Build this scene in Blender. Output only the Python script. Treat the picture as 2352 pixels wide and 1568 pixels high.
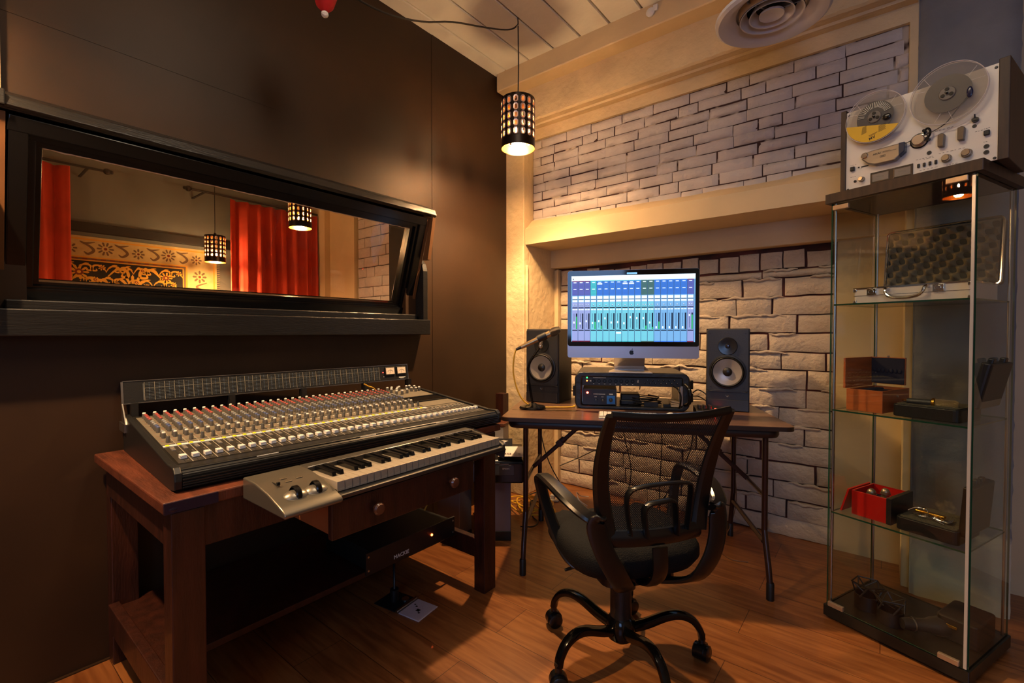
import bpy, bmesh, math, random
from mathutils import Vector, Matrix, Euler, noise
random.seed(7)
for o in list(bpy.data.objects): bpy.data.objects.remove(o)
SC = bpy.context.scene
COL = SC.collection
PI = math.pi
R = math.radians

# ------------------------------------------------------------------ camera, world, exposure
cam_d = bpy.data.cameras.new('camera'); cam = bpy.data.objects.new('camera', cam_d); COL.objects.link(cam)
cam.location = (0, 0, 1.15)
cam.rotation_euler = (R(90-1.12), 0, R(38.6))
cam_d.sensor_width = 36; cam_d.lens = 36*1073/2352
cam_d.clip_start = .02
SC.camera = cam
SC.view_settings.view_transform = 'Standard'
SC.view_settings.look = 'None'
SC.view_settings.gamma = 1
SC.view_settings.use_curve_mapping = False
SC.view_settings.exposure = 0.0
SC.cycles.transparent_max_bounces = 40
W = bpy.data.worlds.new('world'); SC.world = W; W.use_nodes = True
W.node_tree.nodes['Background'].inputs[0].default_value = (.25, .35, .55, 1)
W.node_tree.nodes['Background'].inputs[1].default_value = .35

BULB = 1150.0            # emission of the pendant bulbs
def area(name, loc, size, energy, col, rot, sy=None):
    l = bpy.data.lights.new(name, 'AREA'); l.energy = energy; l.color = col
    l.shape = 'RECTANGLE'; l.size = size; l.size_y = sy or size
    o = bpy.data.objects.new(name, l); COL.objects.link(o); o.location = loc; o.rotation_euler = rot
    return o
# added fill lights out of view: warm under the ceiling, cool behind the camera
FILL = [((-.55, .85, 2.87), 15), ((.1, -1.0, 2.87), 5)]
for p_, e_ in FILL: area('ceiling_fill_light', p_, 1.1, e_, (1, .80, .56), (0, 0, 0), .2)
area('cool_fill_light', (1.0, -2.5, 1.7), 1.3, 30, (.32, .54, 1), (R(90), 0, 0), 1.2)

# ------------------------------------------------------------------ helpers
def S(r, g, b):
    f = lambda c: (c/255)/12.92 if c/255 <= .04045 else ((c/255+.055)/1.055)**2.4
    return (f(r), f(g), f(b), 1)

MATS = {}
def mat(name, col, rough=.5, metal=0., var=0., vs=8., vcol=None, bump=0., bs=40., emit=0., ecol=None, coat=0., stretch=None, spec=.5):
    if name in MATS: return MATS[name]
    m = bpy.data.materials.new(name); m.use_nodes = True; nt = m.node_tree; N = nt.nodes; L = nt.links
    b = N['Principled BSDF']
    b.inputs['Base Color'].default_value = col
    b.inputs['Roughness'].default_value = rough
    b.inputs['Metallic'].default_value = metal
    b.inputs['Specular IOR Level'].default_value = spec
    b.inputs['Coat Weight'].default_value = coat
    if emit:
        b.inputs['Emission Color'].default_value = ecol or col
        b.inputs['Emission Strength'].default_value = emit
    if var or bump:
        tc = N.new('ShaderNodeTexCoord'); mp = N.new('ShaderNodeMapping'); L.new(tc.outputs['Object'], mp.inputs[0])
        if stretch: mp.inputs['Scale'].default_value = stretch
    if var:
        n = N.new('ShaderNodeTexNoise'); n.inputs['Scale'].default_value = vs; n.inputs['Detail'].default_value = 6
        L.new(mp.outputs[0], n.inputs['Vector'])
        rp = N.new('ShaderNodeValToRGB'); rp.color_ramp.elements[0].position = .35; rp.color_ramp.elements[1].position = .7
        c2 = vcol or tuple(c*(1-var) for c in col[:3])+(1,)
        rp.color_ramp.elements[0].color = c2; rp.color_ramp.elements[1].color = col
        L.new(n.outputs['Fac'], rp.inputs[0]); L.new(rp.outputs[0], b.inputs['Base Color'])
    if bump:
        n2 = N.new('ShaderNodeTexNoise'); n2.inputs['Scale'].default_value = bs; n2.inputs['Detail'].default_value = 5
        L.new(mp.outputs[0], n2.inputs['Vector'])
        bp = N.new('ShaderNodeBump'); bp.inputs['Strength'].default_value = bump; bp.inputs['Distance'].default_value = .01
        L.new(n2.outputs['Fac'], bp.inputs['Height']); L.new(bp.outputs[0], b.inputs['Normal'])
    MATS[name] = m
    return m

def glassmat(name, tint=(1, 1, 1, 1), refl=.9, base=.04, rough=.0, haze=0., hcol=(.8, .8, .8, 1)):
    if name in MATS: return MATS[name]
    m = bpy.data.materials.new(name); m.use_nodes = True; nt = m.node_tree; N = nt.nodes; L = nt.links
    N.clear(); out = N.new('ShaderNodeOutputMaterial')
    t = N.new('ShaderNodeBsdfTransparent'); t.inputs[0].default_value = tint
    g = N.new('ShaderNodeBsdfGlossy'); g.inputs['Roughness'].default_value = rough
    fr = N.new('ShaderNodeFresnel'); fr.inputs[0].default_value = 1.5
    ge_ = N.new('ShaderNodeNewGeometry'); inv = N.new('ShaderNodeMath'); inv.operation = 'SUBTRACT'; inv.inputs[0].default_value = 1; L.new(ge_.outputs['Backfacing'], inv.inputs[1])
    ml = N.new('ShaderNodeMath'); ml.operation = 'MULTIPLY'; L.new(fr.outputs[0], ml.inputs[0]); L.new(inv.outputs[0], ml.inputs[1])
    mx = N.new('ShaderNodeMixShader'); L.new(ml.outputs[0], mx.inputs[0]); L.new(t.outputs[0], mx.inputs[1]); L.new(g.outputs[0], mx.inputs[2])
    last = mx
    if haze:
        d = N.new('ShaderNodeBsdfDiffuse'); d.inputs[0].default_value = hcol
        m2 = N.new('ShaderNodeMixShader'); m2.inputs[0].default_value = haze
        L.new(mx.outputs[0], m2.inputs[1]); L.new(d.outputs[0], m2.inputs[2]); last = m2
    L.new(last.outputs[0], out.inputs[0])
    MATS[name] = m
    return m

class MB:
    """collects shapes into one mesh; shapes get material index mi"""
    def __init__(s): s.bm = bmesh.new(); s.mi = 0; s.T = Matrix.Identity(4)
    def v(s, *p): return s.bm.verts.new(s.T @ Vector(p))
    def f(s, vs, mi=None):
        try: fc = s.bm.faces.new(vs)
        except ValueError: return None
        fc.material_index = s.mi if mi is None else mi
        return fc
    def box(s, x0, x1, y0, y1, z0, z1, mi=None, rot=None):
        T = Matrix.Identity(4)
        if rot is not None:
            c = Vector(((x0+x1)/2, (y0+y1)/2, (z0+z1)/2)); T = Matrix.Translation(c) @ Euler(rot).to_matrix().to_4x4() @ Matrix.Translation(-c)
        P = [(x0,y0,z0),(x1,y0,z0),(x1,y1,z0),(x0,y1,z0),(x0,y0,z1),(x1,y0,z1),(x1,y1,z1),(x0,y1,z1)]
        V = [s.v(*(T @ Vector(p))) for p in P]
        for q in ((0,3,2,1),(4,5,6,7),(0,1,5,4),(1,2,6,5),(2,3,7,6),(3,0,4,7)): s.f([V[i] for i in q], mi)
        return s
    def rbox(s, x0, x1, y0, y1, z0, z1, r=.01, n=3, mi=None):
        """box with rounded vertical edges"""
        P = []
        for cx, cy, a0 in ((x1-r,y1-r,0),(x0+r,y1-r,90),(x0+r,y0+r,180),(x1-r,y0+r,270)):
            for k in range(n+1):
                a = R(a0+90*k/n); P.append((cx+r*math.cos(a), cy+r*math.sin(a)))
        return s.prism(P, z0, z1, mi)
    def prism(s, P, z0, z1, mi=None, ax='z'):
        def m(a, b, c): return {'z': (a,b,c), 'y': (a,c,b), 'x': (c,a,b)}[ax]
        A = [s.v(*m(p[0],p[1],z0)) for p in P]; B = [s.v(*m(p[0],p[1],z1)) for p in P]
        n = len(P)
        s.f(A[::-1], mi); s.f(B, mi)
        for i in range(n): s.f([A[i],A[(i+1)%n],B[(i+1)%n],B[i]], mi)
        return s
    def lathe(s, prof, c=(0,0,0), ax='z', n=24, mi=None, a0=0, a1=360, cap=False):
        rings = []
        full = (a1-a0) >= 360
        m = n if full else n+1
        for (r, h) in prof:
            ring = []
            for k in range(m):
                a = R(a0+(a1-a0)*k/n); x, y = r*math.cos(a), r*math.sin(a)
                p = {'z': (x,y,h), 'y': (x,-h if False else h,y), 'x': (h,x,y)}[ax]
                ring.append(s.v(c[0]+p[0], c[1]+p[1], c[2]+p[2]))
            rings.append(ring)
        for i in range(len(rings)-1):
            for k in range(n if full else n):
                k2 = (k+1) % m
                s.f([rings[i][k], rings[i][k2], rings[i+1][k2], rings[i+1][k]], mi)
        if full and cap:
            if prof[0][0] > 1e-6: s.f(rings[0][::-1], mi)
            if prof[-1][0] > 1e-6: s.f(rings[-1], mi)
        return s
    def cyl(s, c, r, h, ax='z', n=20, mi=None, r2=None):
        return s.lathe([(r, 0), (r if r2 is None else r2, h)], c, ax, n, mi, cap=True)
    def ring(s, c, r0, r1, h, ax='z', n=32, mi=None):
        return s.lathe([(r0,0),(r1,0),(r1,h),(r0,h),(r0,0)], c, ax, n, mi)
    def tube(s, pts, r, n=8, mi=None, closed=False, smooth=4, flat=None, up=None):
        """tube along a smoothed polyline; r number or list; flat=(w,h) gives a rounded rectangular section"""
        P = [Vector(p) for p in pts]
        rr = r if isinstance(r, (list, tuple)) else [r]*len(P)
        if smooth > 1 and len(P) > 2:
            Q, q2 = [], []
            m = len(P)
            segs = m if closed else m-1
            for i in range(segs):
                if closed: a,b,c,d = P[(i-1)%m],P[i],P[(i+1)%m],P[(i+2)%m]
                else:
                    b, c = P[i], P[i+1]; a = P[i-1] if i else b*2-c; d = P[i+2] if i+2 < m else c*2-b
                for k in range(smooth):
                    t = k/smooth
                    Q.append(.5*((2*b)+(c-a)*t+(2*a-5*b+4*c-d)*t*t+(3*b-a-3*c+d)*t**3))
                    q2.append(rr[i]*(1-t)+rr[(i+1)%m]*t)
            if not closed: Q.append(P[-1]); q2.append(rr[-1])
            P, rr = Q, q2
        m = len(P); rings = []
        nrm = Vector(up) if up else None
        for i in range(m):
            t = (P[(i+1)%m]-P[i-1]) if closed else (P[min(i+1,m-1)]-P[max(i-1,0)])
            if t.length < 1e-9: t = Vector((0,0,1))
            t.normalize()
            if nrm is None:
                nrm = Vector((0,0,1)) if abs(t.z) < .9 else Vector((1,0,0))
            base = Vector(up) if up else nrm
            a = base - t*base.dot(t)
            if a.length < 1e-6: a = t.orthogonal()
            a.normalize(); b = t.cross(a); nrm = a
            ring = []
            for k in range(n):
                an = 2*PI*(k+.5)/n
                ca, sa = math.cos(an), math.sin(an)
                if flat:
                    e = 3.5
                    q = (abs(ca)**e+abs(sa)**e)**(-1/e)
                    sc = rr[i]
                    o = a*(ca*q*flat[0]/2*sc) + b*(sa*q*flat[1]/2*sc)
                else: o = a*ca*rr[i]+b*sa*rr[i]
                ring.append(s.v(*(P[i]+o)))
            rings.append(ring)
        for i in range(m if closed else m-1):
            A, B = rings[i], rings[(i+1)%m]
            for k in range(n): s.f([A[k],A[(k+1)%n],B[(k+1)%n],B[k]], mi)
        if not closed: s.f(rings[0][::-1], mi); s.f(rings[-1], mi)
        return s
    def sphere(s, c, r, nu=14, nv=8, mi=None, sc=(1,1,1), z0=-1, z1=1):
        prof = []
        rings = []
        for j in range(nv+1):
            ph = math.asin(max(-1,min(1,z0)))*(1-j/nv)+math.asin(max(-1,min(1,z1)))*j/nv
            rings.append([s.v(c[0]+r*math.cos(ph)*math.cos(2*PI*k/nu)*sc[0], c[1]+r*math.cos(ph)*math.sin(2*PI*k/nu)*sc[1], c[2]+r*math.sin(ph)*sc[2]) for k in range(nu)])
        for j in range(nv):
            for k in range(nu): s.f([rings[j][k],rings[j][(k+1)%nu],rings[j+1][(k+1)%nu],rings[j+1][k]], mi)
        s.f(rings[0][::-1], mi); s.f(rings[-1], mi)
        return s
    def rect(s, x0, x1, z0, z1, y, mi=None):
        """flat rectangle facing -Y"""
        s.f([s.v(x0,y,z0), s.v(x1,y,z0), s.v(x1,y,z1), s.v(x0,y,z1)], mi); return s
    def at(s, M): s.T = M; return s
    def build(s, name, mats, parent=None, smooth=True, bevel=0, bseg=2, world=False, ang=35, kind=None):
        bmesh.ops.remove_doubles(s.bm, verts=s.bm.verts, dist=1e-6)
        bmesh.ops.recalc_face_normals(s.bm, faces=s.bm.faces)
        me = bpy.data.meshes.new(name)
        if world and parent is not None: s.bm.transform(rootmat(parent).inverted())
        s.bm.to_mesh(me); s.bm.free()
        for m in (mats if isinstance(mats, (list, tuple)) else [mats]): me.materials.append(m)
        if smooth:
            me.shade_smooth()
            try: me.set_sharp_from_angle(angle=R(ang))
            except Exception: pass
        o = bpy.data.objects.new(name, me); COL.objects.link(o)
        if parent is not None: o.parent = parent
        if bevel:
            b = o.modifiers.new('bevel', 'BEVEL'); b.width = bevel; b.segments = bseg; b.limit_method = 'ANGLE'; b.angle_limit = R(40)
            b.harden_normals = False
        if kind: o['kind'] = kind
        return o

def rootmat(o):
    M = Matrix.Identity(4)
    while o is not None:
        M = (Matrix.Translation(o.location) @ o.rotation_euler.to_matrix().to_4x4()) @ M
        o = o.parent
    return M
def thing(name, label, cat, loc=(0,0,0), rz=0, group=None):
    o = bpy.data.objects.new(name, None); COL.objects.link(o); o.empty_display_size = .1
    o.location = loc; o.rotation_euler = (0, 0, R(rz)); o['label'] = label; o['category'] = cat
    if group: o['group'] = group
    return o
def tag(o, label, cat, group=None):
    o['label'] = label; o['category'] = cat
    if group: o['group'] = group
    return o
def struct(o): o['kind'] = 'structure'; return o
def sempty(name, loc=(0,0,0)):
    o = bpy.data.objects.new(name, None); COL.objects.link(o); o.location = loc; o['kind'] = 'structure'; return o
def dup(root, loc, rz=None, label=None):
    def cp(o, p):
        c = o.copy(); COL.objects.link(c)
        if p is not None: c.parent = p
        for ch in o.children: cp(ch, c)
        return c
    r = cp(root, None); r.location = loc
    if rz is not None: r.rotation_euler = (0,0,R(rz))
    if label: r['label'] = label
    return r
def text(name, s, size, m, parent, loc, rot=(PI/2,0,0), ext=.0004, bold=False, center=False, sx=1):
    c = bpy.data.curves.new(name, 'FONT'); c.body = s; c.size = size; c.extrude = ext; c.resolution_u = 2
    if bold: c.offset = size*.02
    if center: c.align_x = 'CENTER'
    o = bpy.data.objects.new('tmp_text', c); COL.objects.link(o)
    dg = bpy.context.evaluated_depsgraph_get(); dg.update()
    me = bpy.data.meshes.new_from_object(o.evaluated_get(dg)); me.name = name
    bpy.data.objects.remove(o)
    me.materials.clear(); me.materials.append(m)
    n = bpy.data.objects.new(name, me); COL.objects.link(n); n.parent = parent; n.location = loc; n.rotation_euler = rot
    n.scale = (sx, 1, 1)
    return n

# ------------------------------------------------------------------ materials
cream = mat('cream_paint', S(214,188,146), .55, var=.14, vs=3, bump=.35, bs=14)
creamrough = mat('cream_plaster', S(214,188,146), .6, var=.16, vs=5, bump=.8, bs=22)
brickm = mat('painted_brick', S(192,182,178), .6, var=.13, vs=9, bump=.7, bs=30)
brickm2 = mat('painted_brick_lower', S(202,184,160), .6, var=.16, vs=7, bump=.9, bs=42)
mortar_dark = mat('bare_mortar', S(64,30,24), .9, var=.6, vs=6)
def mortar_mix(name, a, b, sc, lo, hi):
    m = mat(name, a, .8); nt = m.node_tree; N = nt.nodes; L = nt.links
    tc = N.new('ShaderNodeTexCoord'); n = N.new('ShaderNodeTexNoise'); n.inputs['Scale'].default_value = sc; n.inputs['Detail'].default_value = 3
    L.new(tc.outputs['Object'], n.inputs['Vector']); rp = N.new('ShaderNodeValToRGB')
    rp.color_ramp.elements[0].position = lo; rp.color_ramp.elements[1].position = hi
    rp.color_ramp.elements[0].color = a; rp.color_ramp.elements[1].color = b
    L.new(n.outputs['Fac'], rp.inputs[0]); L.new(rp.outputs[0], N['Principled BSDF'].inputs['Base Color'])
    return m
mortar_up = mortar_mix('mortar_upper', S(52,22,18), S(180,165,150), 9, .53, .62)
mortar_low = mortar_mix('mortar_lower', S(44,14,12), S(92,40,30), 7, .4, .65)
darkwall = mat('dark_brown_paint', S(52,33,17), .5, var=.4, vs=2.2, bump=.12, bs=9, spec=.35)
blackpaint = mat('black_trim_paint', S(21,21,23), .33, var=.3, vs=9, bump=.15, bs=30, stretch=(4,1,8))
blackgloss = mat('black_gloss_frame', S(8,8,10), .2)
ceilm = mat('white_ceiling_boards', S(236,232,220), .5, var=.08, vs=4, bump=.2, bs=20)
concm = mat('grey_concrete', S(124,124,128), .7, var=.25, vs=4, bump=1.0, bs=9)
def stain(m):
    nt = m.node_tree; N = nt.nodes; L = nt.links; b = N['Principled BSDF']; src = b.inputs['Base Color'].links[0].from_socket
    tc = N.new('ShaderNodeTexCoord'); sp = N.new('ShaderNodeSeparateXYZ'); L.new(tc.outputs['Object'], sp.inputs[0])
    n = N.new('ShaderNodeTexNoise'); n.inputs['Scale'].default_value = 7; n.inputs['Detail'].default_value = 4; L.new(tc.outputs['Object'], n.inputs['Vector'])
    a = N.new('ShaderNodeMath'); a.operation = 'MULTIPLY_ADD'; a.inputs[1].default_value = -1.6; a.inputs[2].default_value = .55; L.new(sp.outputs[2], a.inputs[0])
    c = N.new('ShaderNodeMath'); c.operation = 'ADD'; L.new(a.outputs[0], c.inputs[0]); L.new(n.outputs['Fac'], c.inputs[1])
    r = N.new('ShaderNodeValToRGB'); r.color_ramp.elements[0].position = .52; r.color_ramp.elements[1].position = .60; L.new(c.outputs[0], r.inputs[0])
    m_ = N.new('ShaderNodeMix'); m_.data_type = 'RGBA'; L.new(r.outputs[0], m_.inputs[0]); L.new(src, m_.inputs[6]); m_.inputs[7].default_value = S(196,188,164); L.new(m_.outputs[2], b.inputs['Base Color'])
stain(concm)
blackpl = mat('black_plastic', S(18,18,19), .42, bump=.08, bs=300)
blackpl2 = mat('black_plastic_gloss', S(12,12,13), .2)
darkgrey = mat('dark_grey_metal', S(52,51,50), .4, .3)
steel = mat('steel', S(190,188,184), .28, 1.)
chrome = mat('chrome', S(225,225,225), .12, 1.)
brass = mat('brass', S(200,150,60), .25, 1.)
whitepl = mat('white_plastic', S(225,222,215), .4)
silverpl = mat('silver_plastic', S(150,146,138), .35, .55)
woodred = mat('dark_red_wood', S(60,25,14), .42, var=.55, vs=5, bump=.2, bs=30, stretch=(6,6,1), coat=.15)
woodtop = mat('worn_wood_top', S(104,52,32), .45, var=.6, vs=6, bump=.3, bs=30, stretch=(1,6,1), coat=.1)
woodorange = mat('orange_box_wood', S(178,92,40), .4, var=.25, vs=6, stretch=(1,1,8))
walnut = mat('walnut_veneer', S(70,48,32), .5, var=.5, vs=8, stretch=(8,8,1))
laminate = mat('brown_laminate', S(104,74,54), .36, var=.35, vs=4, stretch=(1,8,1), coat=.2)
laminate_edge = mat('dark_table_edge', S(38,24,20), .4)
legpaint = mat('brown_metal_leg', S(56,36,30), .3, .5)
redpl = mat('red_box_lacquer', S(170,24,18), .3)
felt = mat('navy_lining', S(22,22,44), .9)
ledr = mat('red_led', (1,.02,.01,1), .4, emit=40)
ledg = mat('green_led', (.02,1,.1,1), .4, emit=8)
ledw = mat('white_marks', S(210,210,205), .5)
# ------------------------------------------------------------------ room shell
Wx, Yb = -2.13, 3.0           # dark wall plane, back wall plane
# floor: planks running along X
fm = mat('wood_floor', S(170,104,54), .34, coat=.12); nt = fm.node_tree; N = nt.nodes; L = nt.links
tc = N.new('ShaderNodeTexCoord')
br = N.new('ShaderNodeTexBrick'); br.offset = .37; br.inputs['Scale'].default_value = 1
br.inputs['Brick Width'].default_value = 1.15; br.inputs['Row Height'].default_value = .192; br.inputs['Mortar Size'].default_value = .0012
br.inputs['Color1'].default_value = S(158,102,54); br.inputs['Color2'].default_value = S(138,84,44); br.inputs['Mortar'].default_value = S(70,40,20)
L.new(tc.outputs['Object'], br.inputs['Vector'])
mp = N.new('ShaderNodeMapping'); mp.inputs['Scale'].default_value = (1.6, 16, 1); L.new(tc.outputs['Object'], mp.inputs[0])
n1 = N.new('ShaderNodeTexNoise'); n1.inputs['Scale'].default_value = 2.6; n1.inputs['Detail'].default_value = 7; n1.inputs['Distortion'].default_value = .8
L.new(mp.outputs[0], n1.inputs['Vector'])
rp = N.new('ShaderNodeValToRGB'); rp.color_ramp.elements[0].position = .32; rp.color_ramp.elements[1].position = .68
rp.color_ramp.elements[0].color = S(196,180,164); rp.color_ramp.elements[1].color = (1,1,1,1)
L.new(n1.outputs['Fac'], rp.inputs[0])
mx = N.new('ShaderNodeMix'); mx.data_type = 'RGBA'; mx.blend_type = 'MULTIPLY'; mx.inputs[0].default_value = 1
L.new(br.outputs['Color'], mx.inputs[6]); L.new(rp.outputs[0], mx.inputs[7]); L.new(mx.outputs[2], N['Principled BSDF'].inputs['Base Color'])
b = MB(); b.box(-6.2, 2.7, -2.8, 3.4, -.1, 0); struct(b.build('floor', fm, smooth=False))

# ceiling boards along Y with V grooves
b = MB(); x = -2.28+.05
b.box(-6.2, 2.7, -2.8, 3.4, 2.99, 3.1)
gx = -2.22
while gx < 2.7:
    x0, x1 = gx, gx+.193
    b.prism([(x0+.005,2.926),(x0+.008,2.92),(x1-.008,2.92),(x1-.005,2.926),(x1-.005,2.985),(x0+.005,2.985)], -2.7, 2.75, ax='y')
    gx += .193
b.box(-2.23, 2.7, -2.7, 2.75, 2.95, 2.992, mi=1)
struct(b.build('ceiling', [ceilm, mat('ceiling_gap', S(40,34,28), .9)], smooth=False))

# dark wall with the window opening (y .18..1.72, z 1.22..1.83)
b = MB()
b.box(-2.28, Wx, -2.7, .2, 0, 3.0); b.box(-2.28, Wx, 1.70, 2.60, 0, 3.0)
b.box(-2.28, Wx, .2, 1.70, 0, 1.2); b.box(-2.28, Wx, .2, 1.70, 1.84, 3.0)
# panel joints as slim battens/steps in the plywood
b.box(Wx, Wx+.0022, 1.90, 2.60, 0, 2.95)
b.box(Wx, Wx+.0012, -2.7, .99, 2.14, 2.95)
wl = struct(b.build('wall_left', darkwall, smooth=False))
o = struct(MB().box(Wx, Wx+.012, -2.7, 1.80, .0, .004).build('baseboard_left', darkwall, smooth=False))

# cream pilaster at the far left edge, above the window height
b = MB(); b.box(Wx, Wx+.03, -.4, .152, 1.885, 2.915); b.box(Wx+.03, Wx+.045, -.4, .145, 2.0, 2.9)
struct(b.build('trim_1', creamrough, smooth=False, bevel=.003))

# back wall: backing
b = MB(); b.box(-2.28, 2.7, 3.035, 3.2, 0, 3.0); wb = struct(b.build('wall_back', mortar_low, smooth=False))

def nz(x, y, z, s): return noise.noise(Vector((x*s, y*s, z*s)))
def brickwork(name, parent, x0, x1, z0, z1, y, bw, bh, gap, rnd, m, seed, soldier=None, rough=.006, skip=.0, wob=1.):
    rd = random.Random(seed); b = MB()
    def brick(xa, xb, za, zb):
        nx, nz_ = max(4, int((xb-xa)/.022)), max(3, int((zb-za)/.02))
        dy = rd.uniform(-rnd, rnd); j = [rd.uniform(-gap*.45, gap*.45) for _ in range(4)]
        rows = []
        for jz in range(nz_+1):
            row = []
            for ix in range(nx+1):
                u, w = ix/nx, jz/nz_
                X = xa+j[0]*(1-u)+(xb-xa)*u+j[1]*u; Z = za+j[2]*(1-w)+(zb-za)*w+j[3]*w
                e = min(u*(xb-xa), (1-u)*(xb-xa), w*(zb-za), (1-w)*(zb-za))
                Z += nz(X, 3.1, Z, 11)*.004*wob; X += nz(X, 8.1, Z, 13)*.003*wob
                dep = .010*max(0, 1-e/.009)**1.6
                Y = y+dy+dep+nz(X+seed, 0, Z, 14)*rough+nz(X, 5, Z, 45)*rough*.35
                row.append(b.v(X, Y, Z))
            rows.append(row)
        for jz in range(nz_):
            for ix in range(nx): b.f([rows[jz][ix], rows[jz][ix+1], rows[jz+1][ix+1], rows[jz+1][ix]])
        # sides going back
        per = [rows[0][i] for i in range(nx+1)]+[rows[k][nx] for k in range(1,nz_+1)]+[rows[nz_][i] for i in range(nx-1,-1,-1)]+[rows[k][0] for k in range(nz_-1,0,-1)]
        back = [b.v(p.co.x, y+.036, p.co.z) for p in per]
        for i in range(len(per)): b.f([per[i], back[i], back[(i+1)%len(per)], per[(i+1)%len(per)]])
    z = z0; row = 0; top = z1-(soldier or 0)
    lines = []
    while z < top-.01:
        h = min(bh, top-z); x = x0-(bw*.5 if row % 2 else 0)-rd.uniform(0, bw*.15)
        while x < x1:
            w = bw*rd.uniform(.92, 1.08)
            if rd.random() < .18: w *= .55
            xa, xb = max(x, x0), min(x+w, x1)
            if xb-xa > .03 and rd.random() >= skip: brick(xa+gap/2, xb-gap/2, z+gap/2, z+h-gap/2)
            x += w
        z += h; row += 1; lines.append(z)
    if soldier:
        x = x0
        while x < x1:
            w = .115*rd.uniform(.95, 1.05); brick(x+.006, min(x+w, x1)-.006, top+gap/2, z1-rd.uniform(.008, .03)); x += w
    return b, lines, rd, brick
# lower brickwork with squeezed mortar
b, lines, rd, _ = brickwork('brickwork', wb, -1.93, -.205, .0, 1.62, 3.0, .36, .104, .0085, .005, None, 3, soldier=.115, rough=.006)
for zl in lines[:-1]+[lines[-1]]:
    x = -1.92+rd.uniform(0, .2)
    while x < -.25:
        ln = rd.uniform(.08, .34); pts = []; rs = []
        n = int(ln/.014)+2
        for k in range(n):
            X = x+ln*k/(n-1)
            if X > -.21: break
            pts.append((X, 3.0-.001+nz(X, zl, 0, 30)*.003, zl-.002+nz(X, zl, 4, 22)*.012-.002)); rs.append((.0055+.0085*abs(nz(X, zl, 9, 26))+.003*rd.random())*min(1, .35+2*min(k, n-1-k)/n*1.5))
        if len(pts) > 2 and rd.random() < .8: b.tube(pts, rs, n=6, smooth=1)
        x += ln+rd.uniform(.02, .2)
b.build('brickwork', brickm2, wb, ang=60)
b = MB(); b.box(-1.95, -.2, 3.02, 3.04, 0, 1.64); b.build('bare_mortar', mortar_low, wb, smooth=False)
# cream painted wall beside the bricks and the recessed panel on the left
b = MB(); b.box(-.2, .10, 2.985, 3.04, 0, 1.76); b.box(-2.06, -1.935, 2.99, 3.04, 0, 1.62); b.box(-1.945, -1.93, 2.975, 3.04, 0, 1.622)
b.box(.38, 2.7, 2.96, 3.04, 0, 3.0)
b.build('plaster', cream, wb, smooth=False)
# upper wall block
b = MB(); b.box(-2.0, .09, 2.735, 3.04, 1.80, 2.95); b.build('upper_backing', mortar_up, wb, smooth=False)
b, l2, rd, _ = brickwork('upper_brickwork', wb, -1.97, .075, 1.895, 2.50, 2.70, .205, .0605, .0058, .0015, None, 11, rough=.003, wob=.45)
b.build('upper_brickwork', brickm, wb, ang=60)
b = MB(); b.box(-1.97, .09, 2.712, 2.74, 1.86, 2.52); b.build('upper_mortar', mortar_up, wb, smooth=False)

# fascia under the ledge
b = MB(); b.box(-2.05, .10, 2.94, 3.04, 1.63, 1.80)
struct(b.build('trim_2', cream, smooth=False, bevel=.004))
# ledge with sloped top
b = MB(); nx = 60; prof = [(3.03,1.762),(2.62,1.762),(2.617,1.87),(2.64,1.885),(2.703,1.935),(2.76,1.94),(2.76,1.8)]
secs = []
for i in range(nx+1):
    X = -1.985+(.095+1.985)*i/nx
    sec = []
    for k, (y, z) in enumerate(prof):
        w = .004 if k in (2,3,4) else .0008
        sec.append(b.v(X, y+nz(X, k*3, 0, 6)*w*1.2, z+nz(X, k*5, 2, 5)*w*1.5+(.012*math.sin(X*2.1) if k == 4 else 0)))
    secs.append(sec)
for i in range(nx):
    for k in range(len(prof)):
        k2 = (k+1) % len(prof); b.f([secs[i][k], secs[i+1][k], secs[i+1][k2], secs[i][k2]])
b.f(secs[0]); b.f(secs[-1][::-1])
struct(b.build('trim_3', cream, ang=30))
# beam: face y 2.58, soffit 2.583, step face y 2.69 down to 2.50, ragged lower edge
b = MB(); secs = []; nx = 160
for i in range(nx+1):
    X = -2.12+(.095+2.12)*i/nx
    rg = (nz(X, 1, 0, 38)*.006+nz(X, 7, 0, 90)*.004) if X > -1.9 else 0
    sec = [b.v(X, 2.58, 2.93), b.v(X, 2.58+nz(X,2,2,4)*.003, 2.70), b.v(X, 2.578, 2.592+rg), b.v(X, 2.59, 2.583+rg*.5), b.v(X, 2.635, 2.583), b.v(X, 2.64, 2.572), b.v(X, 2.688, 2.572), b.v(X, 2.69, 2.50), b.v(X, 2.76, 2.50), b.v(X, 2.76, 2.93)]
    secs.append(sec)
for i in range(nx):
    for k in range(10): b.f([secs[i][k], secs[i+1][k], secs[i+1][(k+1)%10], secs[i][(k+1)%10]])
b.f(secs[0]); b.f(secs[-1][::-1])
struct(b.build('trim_4', creamrough, ang=30))
# crown board under the ceiling
b = MB(); b.prism([(2.47,2.925),(2.47,2.806),(2.475,2.80),(2.585,2.80),(2.585,2.925)], -2.105, 2.6, ax='x')
struct(b.build('trim_5', cream, smooth=False, bevel=.002))
# cream column in the corner
b = MB(); b.box(-2.28, -1.972, 2.602, 3.04, 0, 2.93); b.box(-1.972, -1.955, 2.62, 2.64, 0, 1.62)
struct(b.build('trim_6', creamrough, smooth=False, bevel=.006))
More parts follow.
